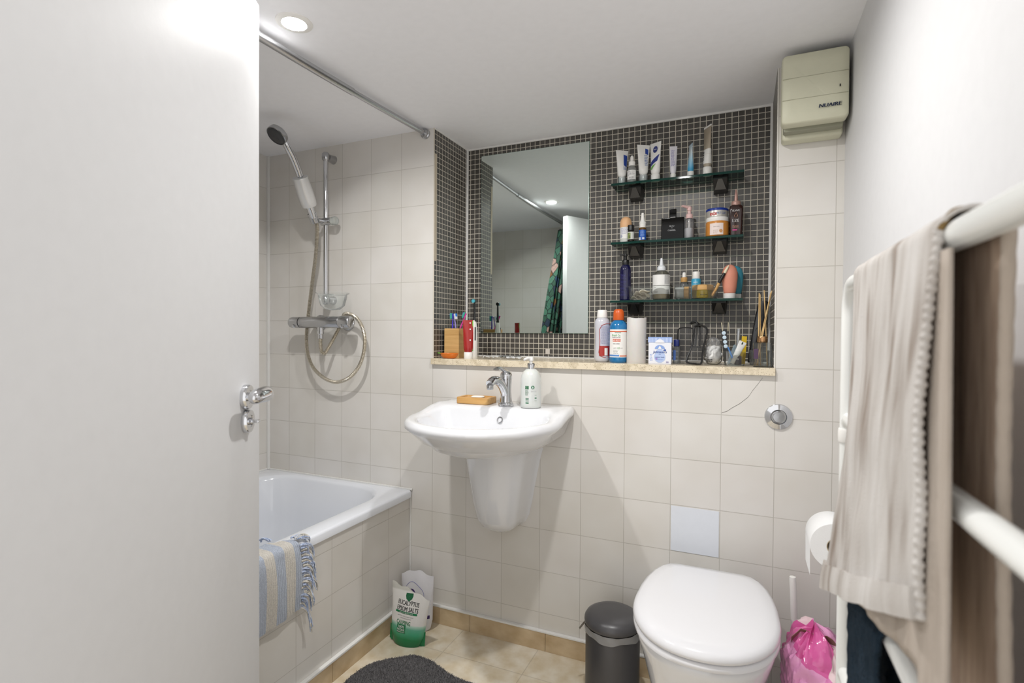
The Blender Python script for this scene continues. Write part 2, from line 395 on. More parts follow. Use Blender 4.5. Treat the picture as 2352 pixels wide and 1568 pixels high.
# ------------------------------------------------------------------ door
ex, ey = .507, -.862; nl = math.hypot(ex, ey); ex, ey = ex/nl, ey/nl
door_rz = math.atan2(ey, ex)                       # local +X runs from the free edge to the hinge; local +Y is the face seen
b = B(); b.box(0, .765, -.040, 0, .008, 1.895, .003, 2)
door = struct(b.done('door_1', door_paint)); door.location = (.855, -.9016, 0); door.rotation_euler = (0, 0, door_rz)
def disc_on_door(x, z, r, t):
    bb = B(); bb.lathe([(r, 0), (r, t*.75), (r*.94, t), (r*.55, t), (r*.5, t-.0015), (0, t-.0015)], 40, M=TR(x, 0, z, -PI/2)); return bb
h = disc_on_door(.092, 1.004, .0265, .012).done('door_handle', chrome, door)
b = B()
b.tube([(.092, .010, 1.004), (.092, .036, 1.004)], [.0095, .0095], 20)
b.tube(smooth_path([(.092, .026, 1.004), (.091, .036, 1.006), (.096, .046, 1.010), (.114, .050, 1.014), (.145, .048, 1.013), (.178, .045, 1.009)], 6), [.0125+.0030*min(1, i/10) for i in range(26)]+[.0150, .0138, .0118, .0085, .003], 24)
b.done('lever', chrome, h)
lk = disc_on_door(.088, .951, .0250, .012).done('thumb_turn_lock', chrome, door)
b = B(); b.lathe([(.008, .010), (.008, .017), (0, .018)], 20, M=TR(.088, 0, .951, -PI/2)); b.box(.080, .096, .016, .030, .9475, .9545, .002); b.done('thumb_turn', chrome, lk)

# ------------------------------------------------------------------ downlights
lamp_glow = mat('lamp_glow', (1., .98, .95), .5, var=False, emit=LAMP_GLOW)
for (x, y), lab in ((LAMP_A, 'round white ceiling downlight beside the shower curtain rail'), (LAMP_B, 'round white ceiling downlight above the washbasin side, out of the frame')):
    t = thing('ceiling_downlight', lab, 'light', (x, y, ZC), group='recessed ceiling downlights')
    b = B(); b.lathe([(.046, 0), (.0455, -.002), (.040, -.004), (.031, -.0045), (.0295, -.002), (.029, 0)], 48, cap0=False, cap1=False); b.done('bezel', wplastic, t)
    b = B(); b.lathe([(.0285, -.0022), (0, -.0022)], 40, cap0=False); lf = b.done('lamp_face', lamp_glow, t)
    ld_ = bpy.data.lights.new('lamp_beam', 'AREA'); ld_.shape = 'DISK'; ld_.size = .055; ld_.energy = LAMP_WATTS; ld_.spread = LAMP_SPREAD; ld_.color = (1., .988, .972)
    lo_ = bpy.data.objects.new('lamp_beam', ld_); COL.objects.link(lo_); lo_.parent = lf; lo_.location = (0, 0, -.0026)

# ================================================================== FIXTURES
def wch(o, t):                                     # part built in room coordinates, hung under a thing standing at its base
    o.location = -Vector(t.location); return o
def rrect(x0, x1, y0, y1, r, n=8):
    p = []
    for cx, cy, a in ((x1-r, y1-r, 0), (x0+r, y1-r, PI/2), (x0+r, y0+r, PI), (x1-r, y0+r, 1.5*PI)): p += arc(cx, cy, r, a, a+PI/2, n)
    return p
def gen(a, bf, yc, yb, ab, n1=32, n2=6, n3=10, ex=2.0):
    p = []
    for i in range(n1+1):
        t = PI*i/n1; c, s_ = math.cos(t), math.sin(t)
        p.append((-a*math.copysign(abs(c)**(2/ex), c), yc-bf*abs(s_)**(2/ex)))
    for i in range(1, n2+1):
        t = i/n2; p.append((ab+(a-ab)*math.cos(t*PI/2)**.9 if a >= ab else a+(ab-a)*t*t, yc+(yb-yc)*math.sin(t*PI/2)**1.0))
    for i in range(1, n3): p.append((ab-2*ab*i/n3, yb))
    for i in range(n2, 0, -1):
        t = i/n2; p.append((-(ab+(a-ab)*math.cos(t*PI/2)**.9 if a >= ab else a+(ab-a)*t*t), yc+(yb-yc)*math.sin(t*PI/2)**1.0))
    return p
# ------------------------------------------------------------------ bathtub
t = thing('bathtub', 'white bathtub behind the door with cream tiled side panel', 'bathtub', (.27, -.75, 0))
b = B(); L3 = lambda p, z: [(x, y, z) for x, y in p]
o0 = (XL+.001, .667, -1.495, -.001)
b.rings([L3(rrect(*o0, .012), .482), L3(rrect(*o0, .012), .503), L3(rrect(o0[0]+.003, o0[1]-.003, o0[2]+.003, o0[3]-.003, .014), .509), L3(rrect(o0[0]+.009, o0[1]-.010, o0[2]+.009, o0[3]-.009, .018), .5115),
         L3(rrect(-.060, .600, -1.425, -.022, .17), .5115), L3(rrect(-.052, .592, -1.417, -.030, .165), .508), L3(rrect(-.044, .583, -1.408, -.040, .16), .494),
         L3(rrect(-.02, .558, -1.36, -.062, .15), .34), L3(rrect(.005, .530, -1.30, -.095, .14), .18), L3(rrect(.035, .500, -1.25, -.135, .12), .125), L3(rrect(.10, .44, -1.15, -.22, .10), .112)], True, False, True)
wch(b.done('tub', acrylic, t, 60), t)
b = B(); b.box(.630, .655, YF, 0, 0, .492); wch(b.done('tiled_side_panel', tile_side, t, flat=True), t)
# ------------------------------------------------------------------ washbasin
t = thing('washbasin', 'white wall hung washbasin with half pedestal under the stone ledge', 'washbasin', (1.097, 0, .43))
def zt(y):
    k = min(1, max(0, (y+.24)/.14)); k = k*k*(3-2*k); return .868+.022*k
def ring(dz, *g, top=False, z=None):
    return [(x, y, (zt(y)+dz if z is None else z)-.43) for x, y in gen(*g)]
b = B()
b.rings([ring(0, .115, .085, -.115, -.0005, .125, z=.742), ring(0, .178, .182, -.165, -.0005, .178, z=.764), ring(0, .222, .238, -.19, -.0005, .210, z=.795),
         ring(-.037, .250, .271, -.20, -.0005, .232), ring(-.024, .265, .287, -.20, -.0005, .239), ring(-.012, .2645, .286, -.20, -.0005, .240), ring(-.003, .258, .280, -.20, -.0015, .237), ring(0, .250, .271, -.20, -.006, .232),
         ring(-.0005, .238, .259, -.20, -.035, .215), ring(-.001, .228, .248, -.205, -.120, .190), ring(-.004, .220, .239, -.21, -.132, .180), ring(-.014, .212, .230, -.215, -.140, .172),
         ring(0, .205, .208, -.22, -.152, .150, z=.815), ring(0, .165, .16, -.23, -.165, .115, z=.77), ring(0, .09, .085, -.24, -.195, .06, z=.748), ring(0, .03, .03, -.25, -.23, .02, z=.743)], True, False, True)
b.done('bowl', ceramic, t, 80)
b = B()
def pr(z, a, bf, yc, ab): return [(x, y, z-.43) for x, y in [(x_-.010, y_) for x_, y_ in gen(a, bf, yc, -.0005, ab)]]
b.rings([pr(.752, .130, .095, -.105, .148), pr(.735, .121, .092, -.105, .141), pr(.70, .111, .090, -.10, .131), pr(.62, .098, .083, -.097, .115), pr(.54, .086, .076, -.092, .100), pr(.485, .076, .066, -.086, .088), pr(.458, .064, .054, -.078, .075),
         pr(.443, .048, .040, -.068, .058), pr(.434, .026, .024, -.05, .034)], True, True, True)
b.done('half_pedestal', ceramic, t, 80)
b = B(); b.lathe([(.011, 0), (.0105, .0015), (.008, .001), (.0075, -.004), (0, -.004)], 28, M=TR(.025, -.1475, .866-.43-.018, PI/2-.35), cap0=False); b.done('overflow_ring', chrome_dull, t)
b = B(); b.lathe([(.021, 0), (.020, .003), (0, .004)], 28, M=TR(0, -.25, .7435-.43)); b.done('drain', chrome, t)
# ------------------------------------------------------------------ basin tap
t = thing('basin_mixer_tap', 'chrome single lever mixer tap on the back of the washbasin', 'tap', (1.118, -.088, .8895), -.12)
b = B(); b.lathe([(.0275, 0), (.0275, .003), (.0255, .005), (.0265, .007), (.0255, .010), (.0215, .013), (.0195, .03), (.0185, .05), (.0190, .07), (.0205, .085), (.0205, .092)], 40); b.done('body', chrome, t)
b = B(); b.tube(smooth_path([(0, .004, .016), (0, -.006, .040), (0, -.022, .066), (0, -.045, .086), (0, -.070, .0945), (0, -.092, .093), (0, -.108, .084)], 6), [.0135+.0020*math.sin(min(1, i/20)*PI/2) if i < 22 else .0155-.0018*(i-22)/14 for i in range(37)], 20); b.done('spout', chrome, t)
b = B(); b.lathe([(.0105, 0), (.0115, .003), (.0115, .013), (.010, .016)], 24, M=TR(0, -.104, .066, .12)); b.done('aerator', chrome_dull, t)
b = B(); b.lathe([(.0212, .0925), (.0215, .096), (.0215, .108), (.019, .116), (.012, .1215), (0, .123)], 36)
P = smooth_path([(0, .004, .116), (0, -.012, .124), (0, -.030, .131), (0, -.050, .135), (0, -.066, .132)], 5)
lev = []
for i, p in enumerate(P):
    k = i/(len(P)-1); w = .013-.004*math.sin(k*PI)+.0005*k; h_ = .009-.0055*k
    lev.append([(w*math.cos(a), p.y, p.z+h_*math.sin(a)) for a in [2*PI*j/18 for j in range(18)]])
b.rings(lev, True, True, True); b.done('lever', chrome, t)
# ------------------------------------------------------------------ flush button
t = thing('flush_button', 'round chrome push button for the toilet flush on the tiled wall', 'flush button', (1.986, 0, .897))
b = B(); b.lathe([(.039, 0), (.039, .003), (.037, .006), (.0225, .010), (.0215, .009), (.0205, .004), (0, .004)], 48, M=TR(rx=PI/2)); b.done('plate', chrome, t)
b = B(); b.lathe([(.0165, .004), (.0165, .0115), (.015, .013), (0, .0135)], 36, M=TR(rx=PI/2)); b.done('button', chrome_dull, t)
# ------------------------------------------------------------------ toilet
t = thing('toilet', 'white toilet with closed lid against the tiled wall', 'toilet', (1.80, 0, 0))
def tg(z, a, bf, yc, yb, ab, ex=2.15): return [(x, y, z) for x, y in gen(a, bf, yc, yb, ab, ex=ex)]
b = B()
b.rings([tg(0, .105, .13, -.27, -.001, .105), tg(.06, .105, .135, -.28, -.001, .108), tg(.16, .118, .165, -.29, -.001, .125), tg(.25, .140, .20, -.31, -.001, .145), tg(.32, .158, .190, -.320, -.001, .13), tg(.365, .168, .207, -.330, -.03, .10), tg(.385, .170, .211, -.330, -.06, .10), tg(.391, .165, .205, -.330, -.07, .095)], True, True, True)
b.done('pan', ceramic, t, 70)
b = B()
b.rings([tg(.3915, .172, .216, -.330, -.10, .105), tg(.395, .178, .222, -.330, -.098, .110), tg(.404, .178, .222, -.330, -.098, .110), tg(.409, .173, .217, -.330, -.10, .105)], True, True, True)
b.done('seat', seat_plastic, t, 60)
b = B()
b.rings([tg(.4105, .172, .215, -.330, -.088, .095), tg(.414, .178, .222, -.330, -.084, .100), tg(.421, .1795, .2235, -.330, -.083, .101), tg(.430, .176, .219, -.330, -.086, .098), tg(.4365, .166, .209, -.330, -.096, .090),
         tg(.4395, .14, .184, -.325, -.12, .075), tg(.4415, .09, .14, -.315, -.17, .05), tg(.442, .03, .05, -.31, -.25, .02)], True, True, True)
b.done('lid', seat_plastic, t, 70)
for x in (-.075, .075):
    b = B(); b.lathe([(.013, 0), (.013, .022), (.011, .025), (0, .0255)], 20, M=TR(x, -.060, .391)); b.done('hinge', chrome, t)
# ------------------------------------------------------------------ pedal bin
t = thing('pedal_bin', 'small dark grey pedal bin beside the toilet', 'bin', (1.522, -.165, 0))
binm = mat('anthracite_enamel', '#4a494b', .36, .35, bump=(700, .1, .0004)); binl = mat('anthracite_plastic', '#49484a', .33, bump=(900, .12, .0004))
b = B(); b.lathe([(.083, .012), (.0835, .237), (.0825, .240), (.078, .240), (.078, .02)], 56, cap1=False); b.done('body', binm, t)
b = B(); b.lathe([(.0865, 0), (.0875, .004), (.0865, .016), (.083, .0175)], 56); b.box(-.02, .02, -.112, -.08, .003, .012, .003); b.done('base_ring', black, t)
b = B()
lp = []
for k, z in enumerate((.220, .226, .234, .241, .244)):
    lp.append([((.0848+.0012*math.sin(13*a+k)+(.0004*k))*math.cos(a), (.0848+.0012*math.sin(13*a+k)+(.0004*k))*math.sin(a), z+(.004*math.sin(5*a) if k == 0 else 0)) for a in [2*PI*i/72 for i in range(72)]])
b.rings(lp)
b.sheet([[(-.088-.010*i, .006+.006*j-.004*i, -.0+.234-.014*i-.006*j) for j in range(3)] for i in range(3)])
b.done('liner', clear('bin_liner_film', '#f4f4f4', .15, .30, '#e6e6e6', 1.35), t)
b = B(); b.lathe([(.0840, .2445), (.0865, .247), (.0875, .253), (.0865, .262), (.081, .271), (.068, .2785), (.045, .283), (0, .285)], 56); b.done('lid', binl, t)
# ------------------------------------------------------------------ extractor fan
FANC = mat('aged_cream_plastic', '#cfceb7', .5, bump=(260, .05)); FAND = mat('aged_cream_plastic_slot', '#8f8f7c', .5)
t = thing('extractor_fan', 'aged cream square extractor fan high in the corner with blue lettering', 'extractor fan', (2.057, 0, 1.713))
b = B(); b.box(-.075, .079, -.050, 0, 0, .205, .008, 3); b.done('back_box', FANC, t)
b = B(); b.box(-.073, .075, -.082, -.051, .012, .20, .005, 2); b.done('inlet_slots', FAND, t)
b = B(); f0 = rrect(-.081, .082, .022, .214, .012, 5)
def fl(dy, k): return [(.0005+(x-.0005)*k, -dy-.0035*(1-((z-.118)/.1)**2)*(1 if k < 1 or dy > .1 else 0), .118+(z-.118)*k) for x, z in f0]
b.rings([fl(.083, 1), fl(.112, 1), fl(.1175, .985), fl(.1205, .95), fl(.1215, .7), fl(.1225, .35), fl(.123, .05)], True, True, True)
fc = b.done('front_cover', FANC, t, 50)
b = B()
for z in (.087, .146): b.box(-.079, .080, -.1238, -.1212, z-.0005, z+.0005)
b.done('cover_groove', mat('groove_shade', '#aaa993', .7), fc)
b = B(); b.box(.058, .0605, -.1260, -.1225, .104, .110); b.done('indicator_slot', black, fc)
text(fc, mat('navy_ink', '#1f2c4a', .5), [('NUAIRE', .037, .058, .0095, -.054, .045, .15)], y=-.1262)
# ------------------------------------------------------------------ curtain rail
def railpt(y):
    k = -y/1.5; return (.724-.020*k-.004*math.sin(k*PI), y, 1.933-.012*math.sin(k*PI))
t = thing('shower_curtain_rail', 'chrome telescopic shower curtain rail along the edge of the bath', 'curtain rail', (.70, -.75, 1.93))
b = B(); b.tube([railpt(-.012-.43*i/8) for i in range(9)], .0095, 20); wch(b.done('inner_tube', chrome_dull, t), t)
b = B(); b.tube([railpt(-.42-1.06*i/14) for i in range(15)], .0118, 20); wch(b.done('outer_tube', chrome_dull, t), t)
for yy, s_ in ((0, 1), (YF, -1)):
    b = B(); p = railpt(yy*.999); b.lathe([(.0195, 0), (.0195, .008), (.0165, .010), (.0155, .018), (.011, .020)], 32, M=TR(p[0], yy, 1.931, s_*PI/2)); wch(b.done('end_cap', chrome_dull, t), t)
# ------------------------------------------------------------------ shower curtain (seen in the mirror)
def curtain_mat():
    m = bpy.data.materials.new('leaf_print_fabric'); m.use_nodes = True; N, L, P = nodes(m); P.inputs['Roughness'].default_value = .7
    tc = N.new('ShaderNodeTexCoord'); mp = N.new('ShaderNodeMapping'); mp.inputs['Rotation'].default_value = (0, 0, .6); mp.inputs['Scale'].default_value = (30, 15, 1); L.new(tc.outputs['UV'], mp.inputs[0])
    v = N.new('ShaderNodeTexVoronoi'); v.voronoi_dimensions = '2D'; v.inputs['Scale'].default_value = 1; L.new(mp.outputs[0], v.inputs['Vector'])
    e = N.new('ShaderNodeTexVoronoi'); e.voronoi_dimensions = '2D'; e.feature = 'DISTANCE_TO_EDGE'; e.inputs['Scale'].default_value = 1; L.new(mp.outputs[0], e.inputs['Vector'])
    rp = N.new('ShaderNodeValToRGB'); rp.color_ramp.interpolation = 'CONSTANT'; els = rp.color_ramp.elements
    els[0].color = lin('#2f5a48'); els[1].position = .30; els[1].color = lin('#3f7460')
    for p_, c in ((.5, '#24384f'), (.62, '#4d806a'), (.74, '#8a5a2c'), (.8, '#caa39a'), (.88, '#2a4a6a'), (.94, '#315c4c')):
        q = els.new(p_); q.color = lin(c)
    sp = N.new('ShaderNodeSeparateColor'); L.new(v.outputs['Color'], sp.inputs[0]); L.new(sp.outputs[0], rp.inputs[0])
    w = N.new('ShaderNodeTexWave'); w.inputs['Scale'].default_value = 1.6; w.inputs['Distortion'].default_value = 6; L.new(mp.outputs[0], w.inputs['Vector'])
    r2 = N.new('ShaderNodeValToRGB'); r2.color_ramp.elements[0].position = .04; r2.color_ramp.elements[0].color = lin('#1c2426'); r2.color_ramp.elements[1].position = .07; r2.color_ramp.elements[1].color = (1, 1, 1, 1); L.new(e.outputs['Distance'], r2.inputs[0])
    r3 = N.new('ShaderNodeValToRGB'); r3.color_ramp.elements[0].position = .1; r3.color_ramp.elements[0].color = lin('#6a7a72'); r3.color_ramp.elements[1].position = .25; r3.color_ramp.elements[1].color = (1, 1, 1, 1); L.new(w.outputs['Fac'], r3.inputs[0])
    a = N.new('ShaderNodeMix'); a.data_type = 'RGBA'; a.blend_type = 'MULTIPLY'; a.inputs[0].default_value = 1; L.new(rp.outputs[0], a.inputs[6]); L.new(r2.outputs[0], a.inputs[7])
    c_ = N.new('ShaderNodeMix'); c_.data_type = 'RGBA'; c_.blend_type = 'MULTIPLY'; c_.inputs[0].default_value = .8; L.new(a.outputs[2], c_.inputs[6]); L.new(r3.outputs[0], c_.inputs[7])
    L.new(c_.outputs[2], P.inputs['Base Color']); return m
t = thing('shower_curtain', 'green leaf print shower curtain bunched on its rail, seen in the mirror', 'shower curtain', (.63, -1.25, .54))
b = B(); NU, NV = 120, 24; Pq = []
uvl = b.bm.loops.layers.uv.new('UVMap')
for i in range(NU+1):
    u = i/NU; row = []
    for j in range(NV+1):
        v = j/NV; z = 1.885-(1.885-.54)*v; sp_ = .20+.26*v; amp = .030+.010*v
        y = -1.455+sp_*u; x = .690-.125*v+amp*math.sin(u*PI*11+.5*math.sin(4*v))+.006*math.sin(u*23+v*3)
        row.append((x, y, z))
    Pq.append(row)
V = [[b.bm.verts.new(p) for p in r] for r in Pq]
for i in range(NU):
    for j in range(NV):
        f = b.bm.faces.new((V[i][j], V[i+1][j], V[i+1][j+1], V[i][j+1]))
        for lp_, (uu, vv) in zip(f.loops, ((i, j), (i+1, j), (i+1, j+1), (i, j+1))): lp_[uvl].uv = (uu/NU*1.0, 1.72*(1-vv/NV))
wch(b.done('cloth', curtain_mat(), t, 180), t)
for k in range(6):
    b = B(); y = -1.44+.034*k; p = railpt(y); b.tube([(p[0]+.023*math.cos(a), y+.004*math.sin(a*2), p[2]-.010+.023*math.sin(a)) for a in [2*PI*i/24 for i in range(24)]], .002, 8, closed=True); wch(b.done('ring', wplastic, t), t)
b = B(); b.box(.690, .6905, -1.30, -1.27, 1.60, 1.64, M=TR(-.046, .01, 0)); wch(b.done('care_tag', paper, t), t)
# ------------------------------------------------------------------ shower riser rail, mixer, hose, handset
RX = .257
t = thing('shower_riser_rail', 'chrome vertical shower rail with sliding holder and clear soap dish', 'shower rail', (RX, 0, 1.27))
b = B(); b.tube([(RX, -.048, 1.275), (RX, -.048, 1.895)], .0098, 24); wch(b.done('bar', chrome, t), t)
for z in (1.887, 1.282):
    b = B(); b.lathe([(.0185, 0), (.0175, .006), (.0150, .030), (.0150, .036)], 28, M=TR(RX, 0, z, PI/2))
    b.lathe([(.0, -.021), (.010, -.019), (.0150, -.012), (.0160, 0), (.0150, .012), (.010, .018), (0, .020)], 28, M=TR(RX, -.048, z)); wch(b.done('wall_bracket', chrome_dull, t), t)
b = B(); b.lathe([(.0145, 0), (.0155, .004), (.0155, .050), (.013, .052)], 28, M=TR(RX-.018, -.052, 1.612, 0, PI/2)); b.lathe([(.010, 0), (.010, .030)], 20, M=TR(RX-.005, -.065, 1.612, PI/2))
b.lathe([(.0165, -.02), (.0185, .02), (.0165, .02), (.0145, -.02), (.0165, -.02)], 28, M=TR(RX-.005, -.112, 1.616, .52), cap0=False, cap1=False)
hold = wch(b.done('slide_holder', chrome_dull, t), t)
b = B(); b.lathe([(.0125, 0)]+[(.0172, .003), (.0178, .022), (.016, .026), (0, .027)], 14, M=TR(RX+.036, -.052, 1.612, 0, PI/2)); b.done('clear_knob', clear('knob_acrylic', '#f2f4f2', .05, .35, '#dfe2de'), hold)
b = B(); cx, cy = .330, -.086
b.lathe([(.002, 1.236), (.030, 1.239), (.048, 1.255), (.056, 1.285), (.058, 1.300), (.066, 1.304), (.067, 1.309)], 40, M=TR(cx, cy, 0), cap1=False)
b.box(RX-.012, cx-.03, -.060, -.045, 1.296, 1.306, .002); wch(b.done('soap_dish', clear('frosted_dish_plastic', '#f6f8f7', .2, .10, '#eceeed', 1.2), t), t)
t = thing('shower_mixer_valve', 'chrome bar shower mixer valve on the tiled wall over the bath', 'shower valve', (.27, 0, 1.16))
MY = -.082; MX = TR(0, MY, 1.186, 0, PI/2)
b = B(); b.lathe([(.0215, .155), (.0240, .158), (.0240, .366), (.0215, .369)], 40, M=MX); wch(b.done('bar_body', chrome_dull, t), t)
for x0, x1, r_ in ((.098, .153, .0238), (.371, .424, .0262)):
    b = B(); s_ = 1 if x0 > .2 else -1
    pr_ = [(r_*.97, 0), (r_, .003), (r_, x1-x0-.010), (r_*.93, x1-x0-.003), (r_*.80, x1-x0), (r_*.55, x1-x0+.0005), (r_*.5, x1-x0-.0012), (0, x1-x0-.001)]
    b.lathe(pr_, 40, M=TR(x0 if s_ > 0 else x1, MY, 1.186, 0, s_*PI/2)); kn = wch(b.done('control_knob', chrome_dull, t), t)
    b = B(); b.lathe([(.0075, 0), (.0075, .003), (.005, .005), (0, .0055)], 18, M=TR((x0+x1)/2-.006*s_, MY-r_*.80, 1.186-.017, PI/2+.5)); b.done('button', chrome, kn)
for x in (.188, .338):
    b = B(); b.lathe([(.034, 0), (.034, .006), (.029, .012), (.019, .016), (.018, .07)], 32, M=TR(x, 0, 1.186, PI/2)); wch(b.done('wall_flange', chrome_dull, t), t)
b = B(); b.lathe([(.0125, 1.166), (.0125, 1.150), (.0135, 1.149), (.0135, 1.138), (.0105, 1.135), (.0105, 1.118)], 24, M=TR(.262, MY, 0)); wch(b.done('hose_outlet', chrome, t), t)
hose_pts = [(.262, MY, 1.120), (.261, MY, 1.095), (.266, -.080, 1.062), (.275, -.072, 1.056), (.284, -.064, 1.075), (.300, -.046, 1.12), (.318, -.034, 1.165), (.338, -.036, 1.205), (.362, -.050, 1.221), (.392, -.056, 1.221), (.426, -.056, 1.206), (.457, -.056, 1.168), (.470, -.055, 1.115), (.462, -.055, 1.053), (.435, -.055, .998), (.386, -.055, .955), (.321, -.055, .936), (.257, -.055, .950), (.197, -.055, .991), (.163, -.052, 1.046), (.148, -.046, 1.112), (.152, -.044, 1.187), (.172, -.050, 1.280), (.197, -.060, 1.373), (.222, -.072, 1.447), (.243, -.085, 1.520), (.254, -.093, 1.575), (.2545, -.101, 1.602)]
HP = smooth_path(hose_pts, 24)
# even spacing, then ribs
acc = [0.]
for a, c in zip(HP, HP[1:]): acc.append(acc[-1]+(c-a).length)
tot = acc[-1]; step = .0014; out = []; k = 0; s0 = 0.
while s0 < tot:
    while acc[k+1] < s0: k += 1
    q = (s0-acc[k])/max(1e-9, acc[k+1]-acc[k]); out.append(HP[k].lerp(HP[k+1], q)); s0 += step
b = B(); b.tube(out, [(.0076, .0080, .0076, .0058)[i % 4] for i in range(len(out))], 10)
hm = bpy.data.materials.new('hose_steel')
hm.use_nodes = True; N, L, P = nodes(hm); P.inputs['Base Color'].default_value = lin('#c9c2b4'); P.inputs['Metallic'].default_value = 1; P.inputs['Roughness'].default_value = .28
tag(b.done('shower_hose', hm, None, 20), 'ribbed steel shower hose looping below the bar valve', 'hose')
# handset leaning out of the holder towards the room
A0 = Vector((.252, -.106, 1.605)); A1 = Vector((.268, -.150, 1.655)); A2 = Vector((.283, -.215, 1.752)); A3 = Vector((.287, -.226, 1.770))
ax = (A2-A1).normalized()
def M_along(p, d): return Matrix.Translation(p) @ Vector((0, 0, 1)).rotation_difference(d).to_matrix().to_4x4()
t = thing('hand_shower', 'chrome hand shower with silver filter cartridge leaning from its holder', 'shower head', tuple(A0))
b = B(); d0 = (A1-A0).normalized(); b.lathe([(.0105, -.004), (.0115, 0), (.0145, .045), (.0145, (A1-A0).length)], 24, M=M_along(A0, d0)); wch(b.done('hose_cone', chrome, t), t)
Lf = (A2-A1).length
b = B(); b.lathe([(.0185, .0), (.0245, .001), (.0255, .004), (.0262, .012), (.0268, .014), (.0272, .03), (.0275, .05), (.0268, .075), (.0255, Lf-.012), (.0262, Lf-.002), (.0255, Lf), (.010, Lf+.001)], 40, M=M_along(A1, ax), sx=1.16, sy=1.16); wch(b.done('filter_cartridge', mat('satin_silver', '#d6d6d5', .38, .45), t), t)
HC = Vector((.288, -.333, 1.874)); hn = Vector((-.10, -.62, -.78)).normalized()
nk = smooth_path([A2, A3, (.292, -.262, 1.818), (.294, -.293, 1.852), tuple(HC-hn*.004+Vector((0.004, .022, .004)))], 6)
b = B(); b.tube(nk, [.0095, .0095, .013, .0135]+[.0115+.0015*math.sin(i/24*PI)+.001 for i in range(4, len(nk))], 20); wch(b.done('neck', chrome, t), t)
b = B(); b.lathe([(.012, -.024), (.028, -.021), (.0365, -.014), (.0385, -.004), (.0385, .004), (.036, .006)], 44, M=M_along(HC, hn), cap1=False); wch(b.done('head_shell', chrome_dull, t), t)
b = B(); b.lathe([(.036, .0058), (.034, .008), (.031, .006), (.029, .007), (.020, .0085), (0, .009)], 44, M=M_along(HC, hn), cap0=False)
for k in range(3): b.lathe([(.003, .0085), (.003, .0095), (0, .0095)], 10, M=M_along(HC, hn) @ TR(.011*math.cos(k*2.09+.6), .011*math.sin(k*2.09+.6), 0))
wch(b.done('spray_face', mat('grey_rubber', '#3b3c3e', .45), t), t)
# ------------------------------------------------------------------ wall mirror
mm = mat('mirror_silver', '#d9e2de', .015, 1., var=False); me_ = mat('mirror_edge', '#9db8ae', .15, .3)
b = B(); b.box(.836, 1.317, YB-.0068, YB, 1.146, 1.9105, .0015, 2)
o = b.done('wall_mirror', [mm, me_]); tag(o, 'tall frameless wall mirror on the dark mosaic over the washbasin', 'mirror')
for p in o.data.polygons: p.material_index = 0 if p.normal.y < -.95 else 1

# ================================================================== THINGS ON THE BASIN
def soft_box(w, d, h, r, n=5): return rrect(-w/2, w/2, -d/2, d/2, r, n)
t = thing('soap_dish', 'small rectangular bamboo soap dish left of the basin tap', 'soap dish', (.990, -.066, .8895), .03)
b = B(); f = soft_box(.128, .084, 0, .010); g = soft_box(.108, .064, 0, .010)
b.rings([[(x*.985, y*.985, 0) for x, y in f], [(x, y, .002) for x, y in f], [(x, y, .020) for x, y in f], [(x*.985, y*.98, .0225) for x, y in f], [(x, y, .0225) for x, y in g], [(x*.97, y*.97, .0165) for x, y in g]], True, True, True)
b.done('tray', bamboo_x, t, 50)
b = B()
for k in range(4): b.box(-.05, .05, -.028+.017*k, -.020+.017*k, .0165, .0195, .001)
b.done('slats', bamboo_x, t)
b = B(); b.rings([[(x*q, y*q, z) for x, y in soft_box(.05, .026, 0, .012)] for q, z in ((.9, 0), (1, .002), (1, .004), (.8, .006), (.3, .0068))], True, True, True)
tag(b.done('soap_bar', mat('white_soap', '#efede6', .45), None, 80), 'worn sliver of white soap on the bamboo soap dish', 'soap', (.996, -.068, .9092), .15)
t = thing('soap_dispenser', 'white pearly pump soap bottle with green print right of the basin tap', 'soap dispenser', (1.2125, -.088, .8895), .32)
pearl = mat('pearl_soap_bottle', '#d6d9d5', .22, coat=.4, sss=.1, var=(30, .01))
b = B(); b.lathe([(.033, 0), (.0355, .003), (.0360, .010), (.0362, .085), (.0355, .098), (.0325, .112), (.0265, .124), (.018, .131), (.0135, .133)], 48); b.done('bottle', pearl, t)
b = B(); b.lathe([(.0130, .131), (.0130, .150), (.0115, .152), (.006, .153)], 32); b.done('collar', chrome, t)
b = B(); b.lathe([(.0052, .150), (.0052, .160), (.0085, .162), (.0085, .172), (.0075, .174), (0, .174)], 24)
b.tube([(0, 0, .169), (-.012, -.012, .170), (-.020, -.020, .1665), (-.023, -.023, .1645)], [.0052, .0048, .0042, .0036], 12); b.done('pump', wplastic, t)
b = B(); R_ = .0364
b.patch(R_, -.50, -.36, .0715, .0765, 3); b.patch(R_, -.30, -.16, .0715, .0765, 3); b.patch(R_, -.50, -.36, .0655, .0702, 3); b.patch(R_, -.30, -.16, .0655, .0702, 3); b.patch(R_, -.50, -.16, .0705, .0712, 4); b.patch(R_, -.345, -.315, .0655, .0765, 2)
for z0 in (.0245, .029, .0335): b.patch(R_, -.46, -.15, z0, z0+.0018, 4)
b.patch(R_, -.46, -.15, .0165, .0205, 4); b.patch(R_, .42, .62, .034, .037, 3); b.patch(R_, .42, .62, .045, .0458, 3); b.patch(R_, .40, .62, .026, .0267, 3); b.done('green_print', ink_green, t, flat=True); b = B()
b.lathe([(.0058, 0), (0, .0002)], 24, M=TR(.0085, -.0355, .072, PI/2, 0, .23)); b.done('green_mark', ink_green, t, flat=True)
b = B(); b.lathe([(.0024, 0), (.0012, .0001), (0, .0002)], 16, M=TR(.0086, -.0359, .0705, PI/2, 0, .23)); b.lathe([(.0012, 0), (0, .0002)], 12, M=TR(.0086, -.0359, .0742, PI/2, 0, .23)); b.done('white_mark', ink_white, t, flat=True)
